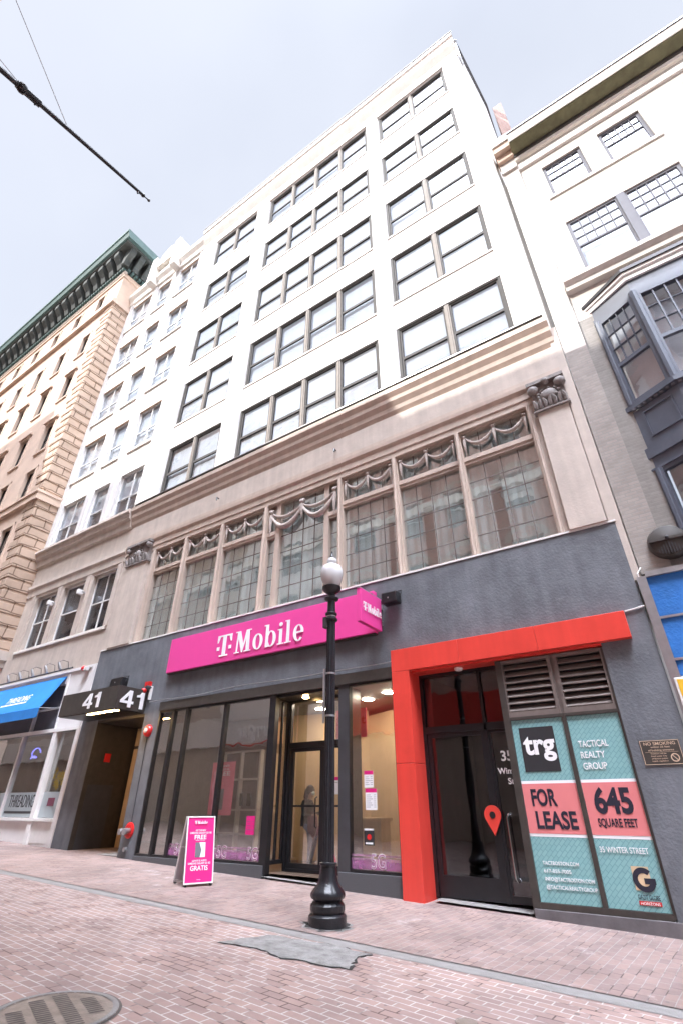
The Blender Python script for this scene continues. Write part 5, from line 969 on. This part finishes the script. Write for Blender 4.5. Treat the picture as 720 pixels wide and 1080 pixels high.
dirt = MB(); dirt.quad(*[(LPX+(x-LPX)*.88, LPY+(y-LPY)*.88, gz(x)+.024) for x, y in pts]); struct(dirt.build('footing_gap', 'tar'))

# ---------------------------------------------------------------- A-frame sign
bx_, by_ = -9.17, -1.62; ang = math.atan2(.93, .36)-math.pi/2   # panel faces (+.93,-.36)
af = thing('sandwich_board', 'magenta folding sidewalk sign in front of the phone shop', 'sandwich board', (bx_, by_, gz(bx_)+.012), math.atan2(.54, .21))
# local: x along the panel, -y the face
HW, HT, SP = .30, 1.14, .27
def lean(s_):   # s_=-1 front, +1 back: panel plane from (y=s*SP,z=0) to (y=s*.02,z=HT)
    O = Vector((0, s_*SP, .03)); vdir = (Vector((0, s_*.02, HT))-O).normalized(); return O, vdir, (Vector((0, s_*.02, HT))-O).length
for s_, nm in ((-1, 'front_panel'), (1, 'rear_panel')):
    O, vd, ln = lean(s_); nrm = Vector((0, s_, 0)); nrm = (nrm-vd*nrm.dot(vd)).normalized(); U = Vector((1, 0, 0)) if s_ < 0 else Vector((-1, 0, 0))
    b = MB(); e = .022
    for pts in ([(-HW, 0), (HW, 0), (HW, e), (-HW, e)], [(-HW, ln-e), (HW, ln-e), (HW, ln), (-HW, ln)], [(-HW, e), (-HW+e, e), (-HW+e, ln-e), (-HW, ln-e)], [(HW-e, e), (HW, e), (HW, ln-e), (HW-e, ln-e)]): b.poly(pts, O, U, vd, nrm, .03)
    fo_ = b.build(nm, 'winwhite', af, local=True); b = MB(); b.poly([(-HW+e, e), (HW-e, e), (HW-e, ln-e), (-HW+e, ln-e)], O, U, vd, nrm, .018); b.build('poster', 'magentaprint' if s_ < 0 else 'intgrey', fo_, local=True)
    if s_ < 0:
        n0 = O+nrm*.02; a = MB(); tm_letters(a, n0+U*(-.14)+vd*1.0, U, vd, nrm, .055)
        def tl(txt, z, w_, c, m_='signwhite'): lettering(txt, n0+vd*z, None, cap=c, width=w_, align='CENTER', u=U, v=vd, mb=a, bold=.012, ext=.001)
        tl('GET THE NEW', .875, .22, .03); tl('SAMSUNG GALAXY S21 5G', .83, .46, .032); tl('FREE', .735, .25, .075); tl('WHEN YOU JOIN', .71, .2, .014); tl('LLEVATE EL NUEVO', .36, .3, .028); tl('SAMSUNG GALAXY S21 5G', .315, .46, .032); tl('GRATIS', .215, .36, .078); tl('T Mobile', .06, .08, .014)
        a.build('lettering', 'signwhite', fo_, local=True)
        b = MB(); b.poly([(-.10, .43), (.11, .43), (.11, .68), (-.10, .68)], n0, U, vd, nrm, .002); b.build('phone_photo', 'mask', fo_, local=True); b = MB(); b.poly([(-.10, .43), (.0, .43), (.03, .55), (-.02, .68), (-.10, .68)], n0+nrm*.0025, U, vd, nrm, .001); b.build('phone_back', 'screen', fo_, local=True)
for q in ((-HW+.01, .12, .62), (HW-.01, .12, .62), (-HW+.01, .25, .08)): MB().tube([(q[0], -q[1], q[2]), q], .008, 6).build('hinge_stay', 'steel', af, local=True)
[MB().box(sx*.26-.02, sx*.26+.02, sy*.28-.03, sy*.28+.03, 0, .03).build('foot', 'black', af, local=True) for sx in (-1, 1) for sy in (-1, 1)]

# ---------------------------------------------------------------- pole over the street
fp = thing('flagpole', 'slim black pole reaching over the street from above at the upper left', 'pole', (-5.9, -13, 10.72))
def pp_(t): return Vector((-5.9, -13+5.0*t, 10.72+1.05*t))
MB().tube([pp_(0), pp_(.45), pp_(.98)], [.05, .045, .028], 10).build('shaft', 'blackmetal', fp); b = MB(); b.sphere(pp_(.546), .085, 10, 8); b.tube([pp_(.53), pp_(.60)], .06, 8); b.tube([pp_(.59), pp_(.59)+Vector((0, 0, -.12))], .014, 6); b.build('collar', 'blackmetal', fp)
b = MB(); b.tube([pp_(.955), pp_(.955)+Vector((0, 0, -.07))], .02, 6); b.tube([pp_(.98), pp_(1.0)], .012, 6); b.sphere(pp_(.975), .04, 8, 6); b.sphere(pp_(1.0), .03, 8, 6); b.build('tip', 'blackmetal', fp)
MB().tube([pp_(.69), (-5.9, -10.98, 13.11), (-5.9, -13, 19.0)], .006, 5).build('stay_wire', 'steel', fp); MB().tube([pp_(.53)+Vector((0, 0, .07)), (-5.9, -10.65, 11.42), (-5.9, -13, 11.6)], .005, 5).build('stay_wire', 'steel', fp)

# ---------------------------------------------------------------- buildings across the street (seen in the glass, and they cast the shade)
def across(name, label, x0, x1, hgt, mat, band_z, arched, y=-13.0, step=3.2):
    t = thing(name, label, 'building', ((x0+x1)/2, y, gz((x0+x1)/2)))
    ops_ = []; z = 7.2
    while z+2.4 < hgt-1.5:
        x = x0+1.0
        while x+1.7 < x1: ops_.append((x, x+1.7, z, z+2.3)); x += step
        z += 4.0
    # facade faces +y
    b = MB(); b.wall(x0, x1, -1, hgt, ops_, 0, .25); b.v = [(x, y-yy, zz) for x, yy, zz in b.v]; b.f = [q[::-1] for q in b.f]
    b.box(x0, x1, y-16, y-.3, -1, hgt); b.build('wall', mat, t)
    b = MB()
    for a, c, z0, z1 in ops_: b.box(a, c, y-.29, y-.26, z0, z1)
    b.build('glazing', 'g_dark', t)
    b = MB(); r_ = random.Random(int(x0))
    for a, c, z0, z1 in ops_:
        k = r_.choice((0, .4, .7)); 
        if k: b.box(a+.08, c-.08, y-.255, y-.25, z1-(z1-z0)*k, z1-.08)
        b.box(a, a+.08, y-.25, y-.18, z0, z1); b.box(c-.08, c, y-.25, y-.18, z0, z1); b.box(a+.08, c-.08, y-.25, y-.18, (z0+z1)/2-.04, (z0+z1)/2+.04)
    b.build('sashes', 'winwhite', t, stuff=True)
    b = MB()
    for z in band_z: b.box(x0, x1, y, y+.25, z, z+.5)
    b.build('string_course', 'ivory', t); MB().box(x0, x1, y, y+.45, hgt-.9, hgt).build('cornice', 'ivory', t)
    if arched:
        b = MB()
        for a, c, z0, z1 in ops_:
            xm = (a+c)/2
            for i in range(10):
                t0, t1 = math.pi*i/10, math.pi*(i+1)/10; b.quad(*[(xm+rr_*math.cos(tt), y+.02, z1-.1+rr_*.6*math.sin(tt)) for rr_, tt in ((.85, t1), (1.15, t1), (1.15, t0), (.85, t0))])
        b.build('window_arches', 'stone', t)
    MB().box(x0+.3, x1-.3, y-.1, y+.02, .3, 4.6).build('shop_glazing', 'stone', t); MB().box(x0, x1, y, y+.3, 4.7, 6.3).build('shop_fascia', 'red' if arched else 'shopcream', t)
    return t
across('brick_building', 'pink brick building with arched windows across the street, seen only in the glass', -15.8, 9, 27.9, 'brick_p', (16.6,), True)
MB().box(-15.8, -10.9, -28, -13.0, 27.9, 29.3).build('roof_storey', 'brick_p', bpy.data.objects['brick_building.001'])
ac = across('office_building', 'pale stone building across the street, seen only in the glass', -24.4, -15.8, 29.3, 'shopcream', (16.6,), False, step=2.6)
lettering("Burger", (-19.5, -12.68, 5.1), ac, 'signwhite', width=3.2, cap=.8, u=(-1, 0, 0), bold=.01, ext=.05); MB().box(-24.3, -15.9, -12.72, -12.68, 4.66, 4.76).build('red_strip', 'red', ac)
across('office_building', 'taller pale stone building further along across the street', -33, -24.4, 31.6, 'stone', (16,), False, step=2.8)
across('office_building', 'tallest peach building far along across the street', -75, -33, 38, 'stone', (16,), False, step=3.4)
